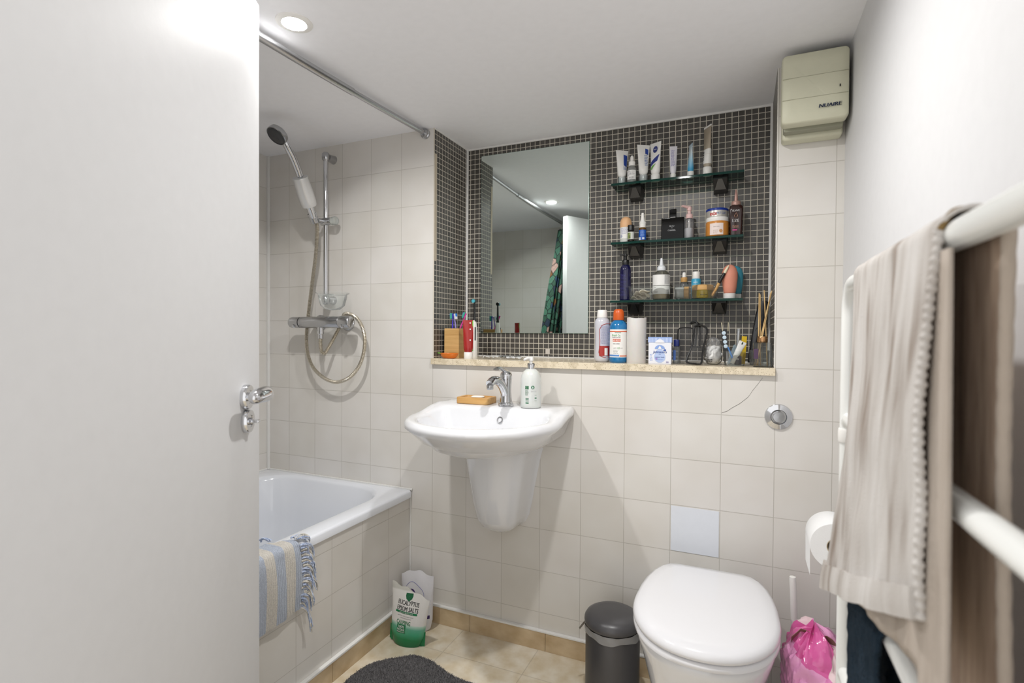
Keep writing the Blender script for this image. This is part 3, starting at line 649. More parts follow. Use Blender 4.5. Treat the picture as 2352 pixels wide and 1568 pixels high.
text(t, mat('silver_ink', '#b9bab8', .4), [('BAYLIS', .012, .0585, .0045, .020, .005)], R=.0364, name='silver_lettering')
lines(t, ink_green, -.018, -.006, .044, .063, 9, R=.0364, h=.4, seed=4)

# ================================================================== GLASS SHELVES
def edge_glass():
    return clear('shelf_glass_edge', '#6fa79b', .05, .35, '#1d5a50')
shelf_top = clear('shelf_glass', '#e6f5ef', .02, 0, None, 1.5)
SH = [(1.704, 'upper', 'top glass shelf of three, right of the mirror, holding cream tubes'), (1.486, 'middle', 'middle glass shelf of three, holding the black perfume bottle'), (1.270, 'lower', 'lowest glass shelf of three, holding two clear trays')]
for zt_, nm, lab in SH:
    t = thing('glass_shelf', lab, 'shelf', (1.655, .215, zt_), group='glass shelves on the mosaic wall')
    b = B(); b.box(-.227, .227, -.050, .050, -.0085, 0, .0008, 1); o = b.done('glass_pane', [shelf_top, edge_glass()], t, 20)
    for p in o.data.polygons: p.material_index = 0 if abs(p.normal.z) > .9 else 1
    for x in (-.148, .150):
        b = B(); w0, w1 = .026, .023
        V = [[(x-w0, .055, -.0085), (x+w0, .055, -.0085), (x+w1, -.012, -.0085), (x-w1, -.012, -.0085)], [(x-w0, .055, -.013), (x+w0, .055, -.013), (x+w1, -.012, -.013), (x-w1, -.012, -.013)],
             [(x-w0*.95, .055, -.050), (x+w0*.85, .055, -.050), (x+w1*.75, .012, -.048), (x-w1*.9, .008, -.048)]]
        b.rings(V, True, True, True); b.box(x-.010, x+.010, -.014, .055, -.0105, -.0095); b.done('shelf_bracket', dark_clamp, t, 5)
        b = B(); b.prism([(x-.007, -.0132), (x+.006, -.0132), (x+.019, -.0478), (x-.019, -.0478)], -.0135, -.0128, Matrix.Shear('XY', 4, (0, 0)) if False else None)
        for v in b.bm.verts: v.co.y += (-.0132-v.co.z)*-.62*-1*1.0*(.0225/.0346)*1.0
        b.done('bracket_facet', mat('brushed_clamp_facet', '#4a4845', .3, .8), t, 5)
def shelf_thing(name, lab, cat, x, y, k, rz=0., group=None): return thing(name, lab, cat, (x, y, SH[k][0]), rz, group)
# ------------------------------------------------------------------ squeezy tubes
def squeeze_tube(t, r, h, cap_h, cap_r, m_body, m_cap, flat_w=None, crimp=.010, cap_prof=None, name='tube'):
    flat_w = flat_w or r*1.5; b = B(); L_ = []; n = 36
    for i in range(15):
        k = i/14; z = cap_h+.002+(h-cap_h-.002)*k; e = k**1.15
        if k < .12: rr = r*(.72+.28*math.sin(k/.12*PI/2))
        else: rr = r
        L_.append([((rr+(flat_w-r)*e)*math.cos(a), rr*(1-e)*math.sin(a)+.0007*math.copysign(1, math.sin(a))*e, z) for a in [2*PI*(j+.5)/n for j in range(n)]])
    b.rings(L_, True, True, True); o = b.done(name, m_body, t, 60)
    b = B(); b.lathe(cap_prof or [(cap_r*.97, 0), (cap_r, .001), (cap_r, cap_h), (cap_r*.92, cap_h+.002)], 32); b.done('cap', m_cap, t)
    return o
def face_text_tube(t, m, items, r, h, cap_h, name='lettering'):
    """print on the flattened front of a tube, leaning back with it"""
    o = text(t, m, items, y=0, name=name)
    for v in o.data.vertices:
        k = max(0, (v.co.z-cap_h)/(h-cap_h)); v.co.y = -(r*(1-k**1.15)*math.sqrt(max(.0, 1-min(.95, (v.co.x/(r*1.25))**2)))+.0012)
    return o
def tube_decal(t, m, pts, r, h, cap_h, name='printed_panel', n=8):
    """coloured print: four-cornered panel in (x, z) laid on the front of a tube"""
    (xa, za), (xb, zb), (xc, zc), (xd, zd) = pts; P = []
    for i in range(n+1):
        u = i/n; row = []
        for j in range(n+1):
            v = j/n; x = (xa*(1-u)+xb*u)*(1-v)+(xd*(1-u)+xc*u)*v; z = (za*(1-u)+zb*u)*(1-v)+(zd*(1-u)+zc*u)*v
            k = max(0, (z-cap_h)/(h-cap_h)); row.append((x, -(r*(1-k**1.15)*math.sqrt(max(.0, 1-min(.95, (x/(r*1.25))**2)))+.0009), z))
        P.append(row)
    b = B(); b.sheet(P); o = b.done(name, m, t, 180); wrap_tube(o, r, h, cap_h, .0014); return o
def wrap_tube(o, r, h, cap_h, e=.0016):
    for v in o.data.vertices:
        k = max(0, (v.co.z-cap_h)/(h-cap_h)); w = (r+(.4*r)*k**1.15); v.co.y = -(r*(1-k**1.15)*math.sqrt(max(0, 1-min(.98, (v.co.x/w)**2)))+.0007*k+e)
tubew = mat('white_tube', '#e9e8e4', .35); clearcap = clear('clear_cap', '#eef1f1', .06, .18, '#e4e8e8', 1.35)
# upper shelf
for (x, y, h, lab, sd) in ((1.461, .197, .128, 'white cream tube with blue panel, leftmost on the top glass shelf', 3), (1.540, .197, .138, 'white cream tube with blue print, right of the dropper bottle', 8)):
    t = shelf_thing('cream_tube', lab, 'tube', x, y, 0, (.62 if sd == 3 else .55), 'cream tubes on the top shelf')
    squeeze_tube(t, .0165, h, .027, .0115, tubew, tubew)
    b = B(); b.lathe([(.0150, 0), (.0155, .001), (.0160, .026), (.0150, .026), (.0145, .0015)], 32, cap0=False, cap1=False); b.done('outer_cap', clearcap, t)
    for f_ in (0, PI):
        g_ = thing('x', '', '', (0, 0, 0)) if False else None
    if sd == 3: tube_decal(t, ink_blue, ((.002, .070), (.0145, .064), (.0185, .108), (.004, .112)), .0165, h, .027)
    else: tube_decal(t, ink_blue, ((.004, .104), (.016, .100), (.017, .121), (.005, .124)), .0165, h, .027)
    wrap_tube(lines(t, mat('pale_blue_ink', '#6f86b8', .5), .000, .015, .052 if sd == 3 else .058, .066 if sd == 3 else .100, 3 if sd == 3 else 7, y=-.0150, h=.5, seed=sd), .0165, h, .027)
t = shelf_thing('dropper_bottle', 'frosted grey dropper bottle with white bulb, between two cream tubes', 'bottle', 1.499, .192, 0)
b = B(); b.lathe([(.0155, 0), (.0165, .002), (.0165, .050), (.0150, .056), (.0105, .061), (.0100, .066)], 36); b.done('bottle', mat('frosted_grey_glass', '#8f918e', .35, trans=.2), t)
b = B(); b.patch(.0167, -1.2, 1.2, .012, .046, 24); b.done('paper_label', paper, t); lines(t, ink_grey, -.013, .013, .026, .043, 4, R=.01685, h=.3, seed=9); lines(t, ink, -.006, .012, .014, .021, 2, R=.01685, h=.55, seed=10)
b = B(); b.lathe([(.0115, .064), (.0118, .065), (.0118, .079), (.0100, .081)], 32); b.done('collar', wplastic, t)
b = B(); b.lathe([(.0068, .080), (.0068, .092), (.0060, .098), (.0035, .1025), (0, .1035)], 24); b.done('rubber_bulb', wplastic, t)
t = shelf_thing('cream_tube', 'white tube with round navy logo, blue wave and green leaf', 'tube', 1.584, .195, 0, -.50, 'cream tubes on the top shelf')
squeeze_tube(t, .0168, .140, .022, .0160, tubew, tubew, .024)
tube_decal(t, mat('navy_print', '#20317f', .45), ((-.014, .052), (.014, .070), (.020, .094), (-.016, .066)), .0168, .14, .022)
tube_decal(t, mat('leaf_green_print', '#6aa84a', .45), ((-.015, .042), (-.004, .040), (.010, .060), (-.004, .054)), .0168, .14, .022, 'green_leaf')
b = B(); b.lathe([(.0098, 0), (0, .0003)], 28, sy=1.25, M=TR(.003, -.0062, .1135, PI/2-.12)); b.done('navy_roundel', mat('navy_print2', '#232f72', .45), t)
text(t, ink_white, [('NIVEA', .003, .1135, .0034, .0135, .02)], y=-.0070)
t = shelf_thing('cream_tube', 'slim pale lavender printed tube, in the middle of the top glass shelf', 'tube', 1.646, .197, 0, .25, 'cream tubes on the top shelf')
squeeze_tube(t, .0105, .119, .018, .0098, mat('lavender_white_tube', '#dddbe2', .35), tubew, .0135); wrap_tube(lines(t, mat('lavender_ink', '#9a96bd', .5), -.009, .005, .045, .105, 14, y=-.0102, h=.5, seed=14), .0105, .119, .018)
t = shelf_thing('toothpaste_tube', 'small pale blue tube with pointed top on the top glass shelf', 'tube', 1.706, .197, 0, -1.15, 'cream tubes on the top shelf')
squeeze_tube(t, .0115, .118, .019, .0115, banded('blue_fade_tube', 'Z', [(0, '#2f8fbf'), (.03, '#3f9cc8'), (.06, '#9cc6dc'), (.09, '#cfdbe0'), (.12, '#a5bccb')], .35), tubew, .0165)
t = shelf_thing('hair_cream_tube', 'tall taupe and white tube, rightmost on the top glass shelf', 'tube', 1.762, .195, 0, -.95)
squeeze_tube(t, .0152, .172, .027, .0150, banded('taupe_white_tube', 'Z', [(0, '#e2e0da'), (.0271, '#a89d8c'), (.040, '#a89d8c'), (.0402, '#e4e3df'), (.072, '#e4e3df'), (.0722, '#c9c2b5'), (.074, '#e4e3df'), (.090, '#e4e3df'), (.0915, '#a59a89'), (.172, '#9c907e')], .35, metal=.0), tubew, .022)
b = B(); b.box(-.022, .022, -.0012, .0012, .168, .174, .0004); b.done('crimp', tubew, t)
wrap_tube(lines(t, ink, -.006, .002, .050, .084, 4, y=-.0145, h=.5, seed=22), .0152, .172, .027)
# ------------------------------------------------------------------ middle shelf
t = shelf_thing('roll_on_deodorant', 'roll on deodorant with domed peach cap, leftmost on the middle glass shelf', 'deodorant', 1.477, .200, 1)
b = B(); b.lathe([(.018, 0), (.0205, .002), (.0213, .012), (.0213, .057)], 40); b.done('bottle', mat('cloudy_plastic', '#cfd0cb', .3), t)
b = B(); b.patch(.02145, -1.15, 1.0, .015, .056, 26); b.done('paper_label', paper, t); lines(t, mat('violet_ink', '#8f8fb4', .5), -.019, .016, .030, .054, 7, R=.0216, h=.45, seed=31); lines(t, ink_blue, -.019, -.008, .018, .028, 3, R=.0216, h=.6, seed=32)
b = B(); b.lathe([(.0216, .057), (.0218, .058), (.0216, .073), (.0200, .083), (.0160, .0915), (.009, .0965), (0, .098)], 40); b.done('cap', mat('peach_cap', '#e0b183', .45, sss=.1), t)
t = shelf_thing('essential_oil_bottle', 'tiny dark oil bottle with black cap in front of the deodorant', 'bottle', 1.501, .174, 1)
b = B(); b.lathe([(.0112, 0), (.0122, .002), (.0122, .033), (.0105, .038), (.0085, .040)], 32); b.done('bottle', mat('dark_amber_glass', '#1d130b', .1), t)
b = B(); b.patch(.01235, -1.3, 1.3, .007, .034, 20); b.done('paper_label', mat('label_grey_white', '#c9ccc4', .5), t)
b = B(); b.patch(.01245, -1.0, .1, .009, .031, 10); b.done('leaf_print', grained('leaf_print', '#3a4a24', '#8e9a5a', (200, 200, 160), .5), t)
b = B(); b.lathe([(.0105, .039), (.0118, .040), (.0118, .058), (.0110, .060), (0, .0602)], 24); b.done('cap', black, t)
t = shelf_thing('nasal_spray', 'small blue labelled nasal spray bottle with white nozzle', 'bottle', 1.541, .187, 1)
b = B(); b.lathe([(.0125, 0), (.0135, .002), (.0135, .046), (.0110, .052)], 32); b.done('bottle', mat('amber_glass', '#5a3d12', .12), t)
b = B(); b.patch(.01365, -1.35, 1.35, .004, .041, 22); b.done('blue_label', mat('blue_label', '#1f57b0', .4), t)
b = B(); b.patch(.01375, -1.1, -.35, .004, .014, 8); b.patch(.01375, .1, .7, .006, .013, 8); b.done('white_patch', mat('pale_patch', '#d5dde6', .5), t); lines(t, mat('light_blue_ink', '#8fb3e0', .5), -.006, .012, .018, .038, 5, R=.0138, h=.3, seed=40)
b = B(); b.lathe([(.0118, .050), (.0122, .051), (.0122, .064), (.0135, .066), (.0118, .070), (.0085, .074), (.0060, .090), (.0045, .102), (.0040, .104), (0, .1045)], 28); b.done('nozzle', wplastic, t)
t = shelf_thing('perfume_bottle', 'square glossy black perfume bottle in the middle of the shelf', 'perfume bottle', 1.647, .200, 1, .06)
pblack = mat('black_lacquer', '#060607', .05, spec=.25, var=False)
b = B(); b.box(-.040, .040, -.0125, .0125, 0, .080, .003, 3); b.done('bottle', pblack, t)
b = B(); b.box(-.0125, .0125, -.0105, .0105, .0825, .111, .002, 2); b.done('cap', pblack, t)
b = B(); b.box(-.009, .009, -.008, .008, .0795, .083); b.done('silver_neck', chrome, t)
text(t, mat('silver_print', '#c9cacc', .4), [('BLEU', -.003, .049, .0050, .0205, .012), ('DE', -.003, .0425, .0028, .005, .01), ('CHANEL', -.003, .0340, .0050, .0315, .012)], y=-.01265)
t = shelf_thing('pink_pump_bottle', 'clear pump bottle with pink spout right of the black perfume', 'bottle', 1.704, .190, 1, .25)
b = B(); b.lathe([(.0155, 0), (.0168, .002), (.0170, .050), (.0170, .060), (.0150, .067), (.0105, .071)], 36); b.done('bottle', clear('pump_clear', '#e6e6e6', .05, .12, '#d9d9dc', 1.4), t)
b = B(); b.lathe([(.0150, .0015), (.0160, .004), (.0160, .036), (0, .036)], 32); b.done('lotion', mat('white_lotion', '#d9d9dc', .4), t)
pk = mat('dusty_pink_plastic', '#d9b6b2', .4)
b = B(); b.tube([(0, 0, .03), (0, 0, .08)], .004, 12); b.done('dip_tube', mat('pale_dip_tube', '#e9e6e4', .4), t)
b = B(); b.lathe([(.0118, .071), (.0120, .073), (.0118, .085), (.0100, .087), (.0065, .0875), (.0060, .098), (.0085, .100), (.0080, .112), (.006, .114), (0, .1145)], 28)
b.tube([(0, 0, .1095), (-.012, -.006, .112), (-.024, -.012, .1135), (-.028, -.014, .1125)], [.0065, .0050, .0040, .0034], 12); b.done('pump', pk, t)
t = shelf_thing('body_scrub_jar', 'orange body scrub jar with white lid under the blue clay tin', 'jar', 1.797, .195, 1)
b = B(); b.lathe([(.034, 0), (.0375, .003), (.0380, .010), (.0380, .047), (.0360, .052)], 52); b.done('jar', mat('orange_scrub', '#cf8a3e', .25, coat=.5, bump=(250, .1), var=(90, .10)), t)
b = B(); b.lathe([(.0365, .051), (.0375, .0525), (.0375, .064), (.0365, .0655), (0, .0656)], 52); b.done('lid', wplastic, t)
b = B(); b.patch(.0382, -.62, .58, .003, .0425, 20); b.done('paper_label', mat('blush_label', '#ecdcd6', .5), t)
text(t, mat('brown_ink', '#7a6258', .5), [('BODY SCRUB', -.001, .0305, .0022, .026, .01)], R=.03835); lines(t, mat('brown_ink2', '#a88b7c', .5), -.012, .006, .006, .020, 4, R=.03835, h=.3, seed=51)
b = B(); b.lathe([(.0060, 0), (0, .0003)], 24, M=TR(.0135, -.0361, .0155, PI/2, 0, .37)); b.done('fruit_print', grained('fruit_print', '#b0703a', '#e8b580', (160, 160, 160), .5), t)
t = thing('hair_clay_tin', 'round silver hair clay tin with blue lid on the orange scrub jar', 'tin', (1.796, .195, SH[1][0]+.0657))
b = B(); b.lathe([(.034, 0), (.0368, .001), (.0368, .022), (.0360, .0225)], 52); b.done('tin', mat('brushed_tin', '#cfccc4', .3, .5), t)
b = B(); b.lathe([(.0372, .0215), (.0376, .0225), (.0374, .0275), (.0355, .0300), (.030, .0310), (0, .0312)], 52); b.done('lid', mat('royal_blue', '#17358f', .3), t)
b = B(); b.patch(.0369, -.62, .02, .005, .0135, 12); b.done('red_flash', mat('red_flash', '#b83a30', .45), t)
text(t, mat('blue_print', '#2a4a8c', .5), [('MATT CLAY', .0165, .0115, .0072, .033, .02)], R=.03705); lines(t, ink_white, -.019, -.003, .0075, .0110, 1, R=.03715, h=.7, seed=142)
t = shelf_thing('serum_bottle', 'dark brown hair serum bottle with rosy nozzle, rightmost on its shelf', 'bottle', 1.857, .188, 1, .10)
b = B(); sq = lambda w, d, r: rrect(-w/2, w/2, -d/2, d/2, r, 4)
b.rings([[(x, y, z) for x, y in sq(w, d, r)] for z, w, d, r in ((0, .036, .026, .005), (.004, .038, .028, .006), (.04, .041, .029, .006), (.085, .0435, .030, .006), (.098, .042, .029, .006), (.101, .037, .026, .006), (.104, .027, .024, .006))], True, True, True)
b.done('bottle', mat('maroon_plastic', '#2a0f0c', .14, coat=.5), t)
rg = mat('rose_gold_plastic', '#b08a80', .35, .2)
b = B(); b.lathe([(.0150, .103), (.0152, .104), (.0150, .114), (.0135, .1175), (.0062, .119), (.0052, .135), (.0040, .149), (.0030, .1505), (.0028, .1575), (0, .158)], 32, sx=1, sy=.85); b.done('nozzle', rg, t)
text(t, ink_white, [('ELVIVE', -.001, .0835, .0062, .023, .01), ('1.5%', -.002, .0495, .0105, .020, .012)], y=-.01505); lines(t, mat('rosy_ink', '#b98a70', .5), -.012, .010, .024, .034, 3, y=-.0149, h=.4, seed=61)
b = B(); b.sheet([[(-.012, -.0148, .0155), (-.012, -.0148, .0195)], [(.003, -.0148, .0155), (.003, -.0148, .0195)]]); b.done('magenta_flash', mat('magenta_ink', '#d0468f', .5), t, flat=True)
b = B(); b.tube([(-.003, -.0150, .060), (-.006, -.0150, .066), (.000, -.0150, .076), (.004, -.0150, .066), (.001, -.0150, .060)], .0008, 6); b.done('drop_print', mat('copper_ink', '#c79a82', .5), t)
# ------------------------------------------------------------------ lower shelf
t = shelf_thing('blue_pump_bottle', 'navy blue pump bottle at the left end of the lowest glass shelf', 'bottle', 1.478, .196, 2, -.2)
b = B(); b.lathe([(.0190, 0), (.0208, .002), (.0210, .006), (.0210, .112), (.0195, .123), (.0150, .131), (.0115, .134)], 44); b.done('bottle', mat('navy_glass', '#13123f', .08, coat=.6), t)
b = B(); b.lathe([(.0125, .133), (.0128, .134), (.0128, .150), (.0115, .152), (.0065, .153), (.0048, .154), (.0048, .165), (.0075, .167), (.0072, .174), (0, .175)], 28); b.tube([(0, 0, .170), (-.010, -.006, .1715), (-.018, -.011, .169)], [.0042, .0038, .003], 10); b.done('pump', black, t)
lines(t, mat('slate_ink', '#3b3a78', .5), -.012, .012, .015, .10, 16, R=.0211, h=.25, seed=70)
def clear_tray(t, w, d, h, m, lug=True):
    b = B(); f = lambda k, z, q=0: [(x*k, y*k, z) for x, y in rrect(-w/2+q, w/2-q, -d/2+q, d/2-q, .008, 4)]
    b.rings([f(.90, .0003), f(.93, .002), f(.985, h-.003), f(1.02, h-.001), f(1.02, h)], True, True, False); b.done('tray', m, t, 50)
trayp = clear('tray_acrylic', '#f8fbfa', .03, .04, '#e6eaea', 1.45)
t = shelf_thing('clear_tray', 'clear plastic tray of cotton pads, left on the lowest glass shelf', 'tray', 1.567, .200, 2); clear_tray(t, .146, .080, .050, trayp)
t = shelf_thing('clear_tray', 'clear plastic tray holding oil jar and bamboo jars, right on the lowest glass shelf', 'tray', 1.730, .200, 2); clear_tray(t, .146, .080, .052, trayp)
cot = mat('cotton_cream', '#e9e0cd', .9, bump=(200, .25))
for k, (x, y, z, rx_, ry_) in enumerate(((1.524, .190, .0055, .1, .12), (1.540, .195, .012, .25, -.1), (1.530, .200, .018, -.05, .3), (1.552, .192, .020, .3, -.35), (1.545, .205, .027, .1, .25))):
    b = B(); pr2 = []
    for q, z2 in ((.85, -.0022), (1, -.001), (1, .001), (.85, .0022), (.4, .0026)):
        pr2.append([((.0235*q)*math.cos(a)*(1+.06*math.sin(3*a+k)), (.0195*q)*math.sin(a), z2+.004*math.sin(2*a+k)*q+.003*math.cos(3*a+2*k)*q) for a in [2*PI*i/32 for i in range(32)]])
    b.rings(pr2, True, True, True); o = b.done('cotton_pad', cot, None, 80)
    lab = ('cotton pad lying lowest on the left in the clear tray', 'cotton pad lying second from the bottom in the clear tray', 'cotton pad tipped up in the middle of the clear tray pile', 'cotton pad leaning right against the toner bottle', 'cotton pad lying topmost in the clear tray')[k]
    tag(o, lab, 'cotton pad', (x, y, SH[2][0]+z+.003), 0, 'cotton pads in the clear tray'); o.rotation_euler = (rx_, ry_, k*.7)
t = thing('toner_bottle', 'clear toner bottle with white label and pointed white nozzle', 'bottle', (1.608, .202, SH[2][0]+.0025), .12)
b = B(); b.lathe([(.0285, 0), (.0312, .003), (.0315, .010), (.0315, .082), (.0300, .090), (.0240, .099), (.0150, .104), (.0135, .107)], 48); b.done('bottle', clear('toner_clear', '#e4e4dc', .04, .12, '#c9c9c0', 1.4), t)
b = B(); b.lathe([(.027, .002), (.030, .005), (.0302, .020), (0, .020)], 40); b.done('toner', mat('amber_liquid', '#c9b07a', .2), t)
b = B(); b.patch(.0317, -1.3, 1.35, .050, .088, 30); b.patch(.0317, -1.3, 1.35, .018, .048, 30); b.done('paper_label', paper, t)
b = B(); b.patch(.03185, .35, 1.35, .052, .088, 12); b.done('grey_label', mat('label_grey', '#d2d2d0', .5), t); lines(t, ink_grey, .013, .038, .055, .086, 12, R=.0320, h=.3, seed=81); lines(t, ink_grey, -.026, -.010, .022, .030, 3, R=.0320, h=.35, seed=82); lines(t, ink_grey, -.026, -.018, .040, .044, 1, R=.0320, h=.35, seed=83); lines(t, ink, .020, .033, .030, .036, 2, R=.0320, h=.35, seed=84)
b = B(); b.lathe([(.0150, .105), (.0155, .106), (.0150, .1165), (.0125, .121), (.0075, .124), (.0060, .135), (.0045, .148), (.0035, .1505), (0, .151)], 32); b.done('nozzle', mat('soft_white_plastic', '#dfe2e6', .35), t)
Z2 = SH[2][0]+.0025
t = thing('bamboo_lidded_jar', 'white glass jar with bamboo lid lying on its side in the tray', 'jar', (1.690, .196, Z2), 0)
b = B(); b.lathe([(.0165, -.033), (.0195, -.031), (.0200, -.026), (.0200, -.004), (.018, -.001)], 36, M=TR(0, 0, .0225, 0, PI/2)); b.done('jar', mat('frosted_white_glass', '#cfd2d0', .3, trans=.2), t)
b = B(); b.lathe([(.0205, 0), (.0215, .001), (.0215, .015), (.0205, .016)], 36, M=TR(0, 0, .0225, 0, PI/2)); b.done('lid', bamboo, t)
t = thing('bamboo_dropper_bottle', 'clear dropper bottle with bamboo collar behind the jar on its side', 'bottle', (1.685, .228, Z2))
b = B(); b.lathe([(.014, 0), (.0150, .002), (.0150, .058), (.0115, .063)], 28); b.done('bottle', plastic_clear, t)
b = B(); b.lathe([(.0112, .063), (.0118, .064), (.0118, .079), (.0108, .080)], 28); b.done('collar', bamboo, t)
b = B(); b.lathe([(.0065, .080), (.0064, .092), (.0050, .098), (0, .100)], 20); b.done('rubber_bulb', wplastic, t)
t = thing('blue_cream_jar', 'small bright blue bottle with white cap behind the olive oil jar', 'bottle', (1.727, .224, Z2))
b = B(); b.lathe([(.0155, 0), (.0165, .002), (.0165, .070), (.0145, .073)], 32); b.done('bottle', mat('sky_blue_plastic', '#3b9fc4', .35), t); lines(t, ink_white, -.009, .009, .058, .062, 1, R=.0166, h=.6, seed=141)
b = B(); b.lathe([(.0125, .073), (.0128, .074), (.0128, .097), (.0118, .0985), (0, .0987)], 32); b.done('cap', wplastic, t)
t = thing('oil_balm_jar', 'round jar of olive green balm with bamboo lid in the right tray', 'jar', (1.752, .194, Z2))
b = B(); b.lathe([(.0340, 0), (.0365, .003), (.0368, .026), (.0350, .028)], 48); b.done('jar', mat('olive_oil_glass', '#7d6d1c', .12, coat=.5), t)
b = B(); b.lathe([(.0350, .028), (.0365, .029), (.0365, .045), (.0350, .0465), (0, .0466)], 48); b.done('lid', bamboo, t); lines(t, mat('dark_olive_ink', '#3f380c', .5), -.006, .018, .010, .0135, 1, R=.0370, h=.6, seed=143)
t = thing('makeup_brush', 'makeup brush with black ferrule leaning out of the right tray', 'brush', (1.783, .168, Z2+.006))
d = Vector((.052, -.004, .100)).normalized(); M_ = M_along(Vector((0, 0, 0)), d)
b = B(); b.lathe([(.0030, 0), (.0055, .002), (.0060, .015), (.0052, .050)], 20, M=M_); b.done('handle', bamboo, t)
b = B(); b.lathe([(.0056, .050), (.0060, .056), (.0052, .086), (.0048, .088)], 20, M=M_); b.done('ferrule', black, t)
b = B(); b.lathe([(.0046, .087), (.0050, .094), (.0036, .108), (.0012, .117), (0, .118)], 18, M=M_); b.done('bristles', mat('cream_bristle', '#e6dcc0', .8, bump=(400, .3)), t)
def squeeze_bottle(t, m):
    b = B(); b.rings([[(w*math.cos(a), dd*math.sin(a), z) for a in [2*PI*i/36 for i in range(36)]] for z, w, dd in ((.018, .0175, .015), (.022, .0195, .017), (.040, .0225, .019), (.070, .0255, .021), (.090, .0250, .0205), (.104, .0205, .017), (.112, .0140, .012), (.1165, .006, .005), (.1175, .001, .001))], True, True, True); b.done('bottle', m, t, 80)
    b = B(); b.lathe([(.0195, 0), (.0200, .001), (.0200, .0165), (.0185, .018)], 32, sy=.9); b.done('cap', mat('milky_cap', '#dcdcda', .3), t)
t = shelf_thing('silicone_travel_bottle', 'coral silicone bottle standing on its white cap, right end of the lowest shelf', 'bottle', 1.840, .186, 2, .1, 'silicone travel bottles'); squeeze_bottle(t, mat('coral_silicone', '#d98f78', .55, bump=(600, .1)))
t = shelf_thing('silicone_travel_bottle', 'teal silicone bottle hidden behind the coral one', 'bottle', 1.858, .233, 2, .1, 'silicone travel bottles'); squeeze_bottle(t, mat('teal_silicone', '#3f8ea3', .55))

# ================================================================== THINGS ON THE STONE LEDGE
def ledge_thing(name, lab, cat, x, y, rz=0., group=None): return thing(name, lab, cat, (x, y, ZL), rz, group)
t = ledge_thing('mouthwash_bottle', 'pale grey mouthwash bottle with red label and white cap', 'mouthwash', 1.4215, .074, .45, 'mouthwash bottles on the stone ledge')
b = B()
b.rings([[(w*math.cos(a)+sx_, dd*math.sin(a), z) for a in [2*PI*i/40 for i in range(40)]] for z, w, dd, sx_ in ((0, .020, .019, 0), (.003, .0245, .0235, 0), (.012, .0272, .026, 0), (.045, .0262, .024, 0), (.075, .0252, .0225, 0), (.105, .0258, .0232, 0), (.128, .0275, .0255, 0), (.142, .0272, .0255, 0), (.152, .0235, .0225, 0), (.158, .0165, .0165, 0), (.160, .0155, .0155, 0))], True, True, True)
b.done('bottle', mat('pearl_grey_plastic', '#c8c8cf', .22, coat=.3), t, 60)
b = B(); b.lathe([(.0185, .158), (.0190, .160), (.0170, .184), (.0160, .1855), (0, .186)], 32); b.done('cap', wplastic, t)
def on_mw(a0, a1, z0, z1, e, n=12): return [[((.0268+e)*math.sin(a), -(.0240+e)*math.cos(a), z0+(z1-z0)*k/6) for k in range(7)] for a in [a0+(a1-a0)*i/n for i in range(n+1)]]
b = B(); b.sheet(on_mw(-.55, 1.0, .022, .058, .0020)); b.done('red_panel', mat('dark_red_label', '#a8322c', .4), t, 180)
b = B(); b.sheet(on_mw(-.45, 1.0, .058, .132, .0020)); b.done('back_label', mat('pale_back_label', '#c3c4d2', .45), t, 180)
b = B(); b.tube([((.0296)*math.sin(a), -(.0268)*math.cos(a), z) for a, z in ((1.0, .136), (.3, .136), (-.25, .130), (-.5, .116), (-.50, .095), (-.45, .075), (-.48, .055), (-.58, .035), (-.40, .022), (.1, .017), (1.0, .017))], .0011, 6); b.done('red_border', mat('dark_red_label', '#a8322c', .4), t)
lines(t, mat('slate_blue_ink', '#8d8fae', .5), -.010, .022, .064, .128, 16, y=-.0285, h=.35, seed=90)
b = B(); b.sheet(on_mw(.12, .55, .024, .050, .0026, 6)); b.done('barcode_panel', paper, t, 180)
t = ledge_thing('mouthwash_bottle', 'bright blue mouthwash bottle with orange cap and white label', 'mouthwash', 1.482, .066, .40, 'mouthwash bottles on the stone ledge')
bl = mat('bright_blue_plastic', '#0f6fa8', .2, coat=.4)
b = B(); b.lathe([(.028, 0), (.0305, .003), (.0312, .010), (.0312, .118), (.0300, .130), (.0255, .140), (.0185, .146), (.0165, .149), (.0165, .153)], 52); b.done('bottle', bl, t)
b = B(); b.lathe([(.0185, .1485), (.0192, .150), (.0188, .172), (.0170, .1815), (.0125, .1865), (0, .188)], 40); b.done('cap', mat('orange_cap', '#cf5a1c', .35), t)
b = B(); b.patch(.03135, -1.45, 1.45, .019, .116, 40); b.done('white_label', paper, t)
b = B(); b.patch(.0315, -1.45, 1.45, .107, .1105, 40); b.patch(.0315, -.05, 1.45, .022, .0255, 20); b.patch(.0315, -.85, .05, .0735, .0825, 14); b.done('orange_stripe', mat('orange_ink', '#d2541f', .45), t)
b = B(); b.patch(.0315, -1.45, -.10, .022, .028, 20); b.done('blue_stripe', mat('mid_blue_ink', '#5e8cc9', .45), t)
b = B(); b.patch(.0315, -.60, .10, .1035, .1055, 14); b.patch(.0315, 1.0, 1.4, .035, .103, 8); b.done('green_stripe', ink_green, t)
text(t, mat('green_print2', '#3f9a3f', .5), [('Breath Co.', -.014, .096, .0075, .031, .02), ('12', -.005, .051, .006, .0075, .03)], R=.0316, name='green_lettering')
text(t, ink, [('FORMULATED', -.014, .0880, .0036, .030, .01), ('ORAL RINSE', -.014, .0660, .0040, .024, .012), ('LASTS', -.018, .0510, .0035, .012, .01), ('HOURS', .005, .0510, .0022, .009, .01)], R=.0316)
text(t, ink_white, [('BAD BREATH', -.0125, .0780, .0056, .025, .015)], R=.0317, name='white_lettering'); lines(t, ink_grey, -.024, -.004, .031, .046, 4, R=.0316, h=.35, seed=95)
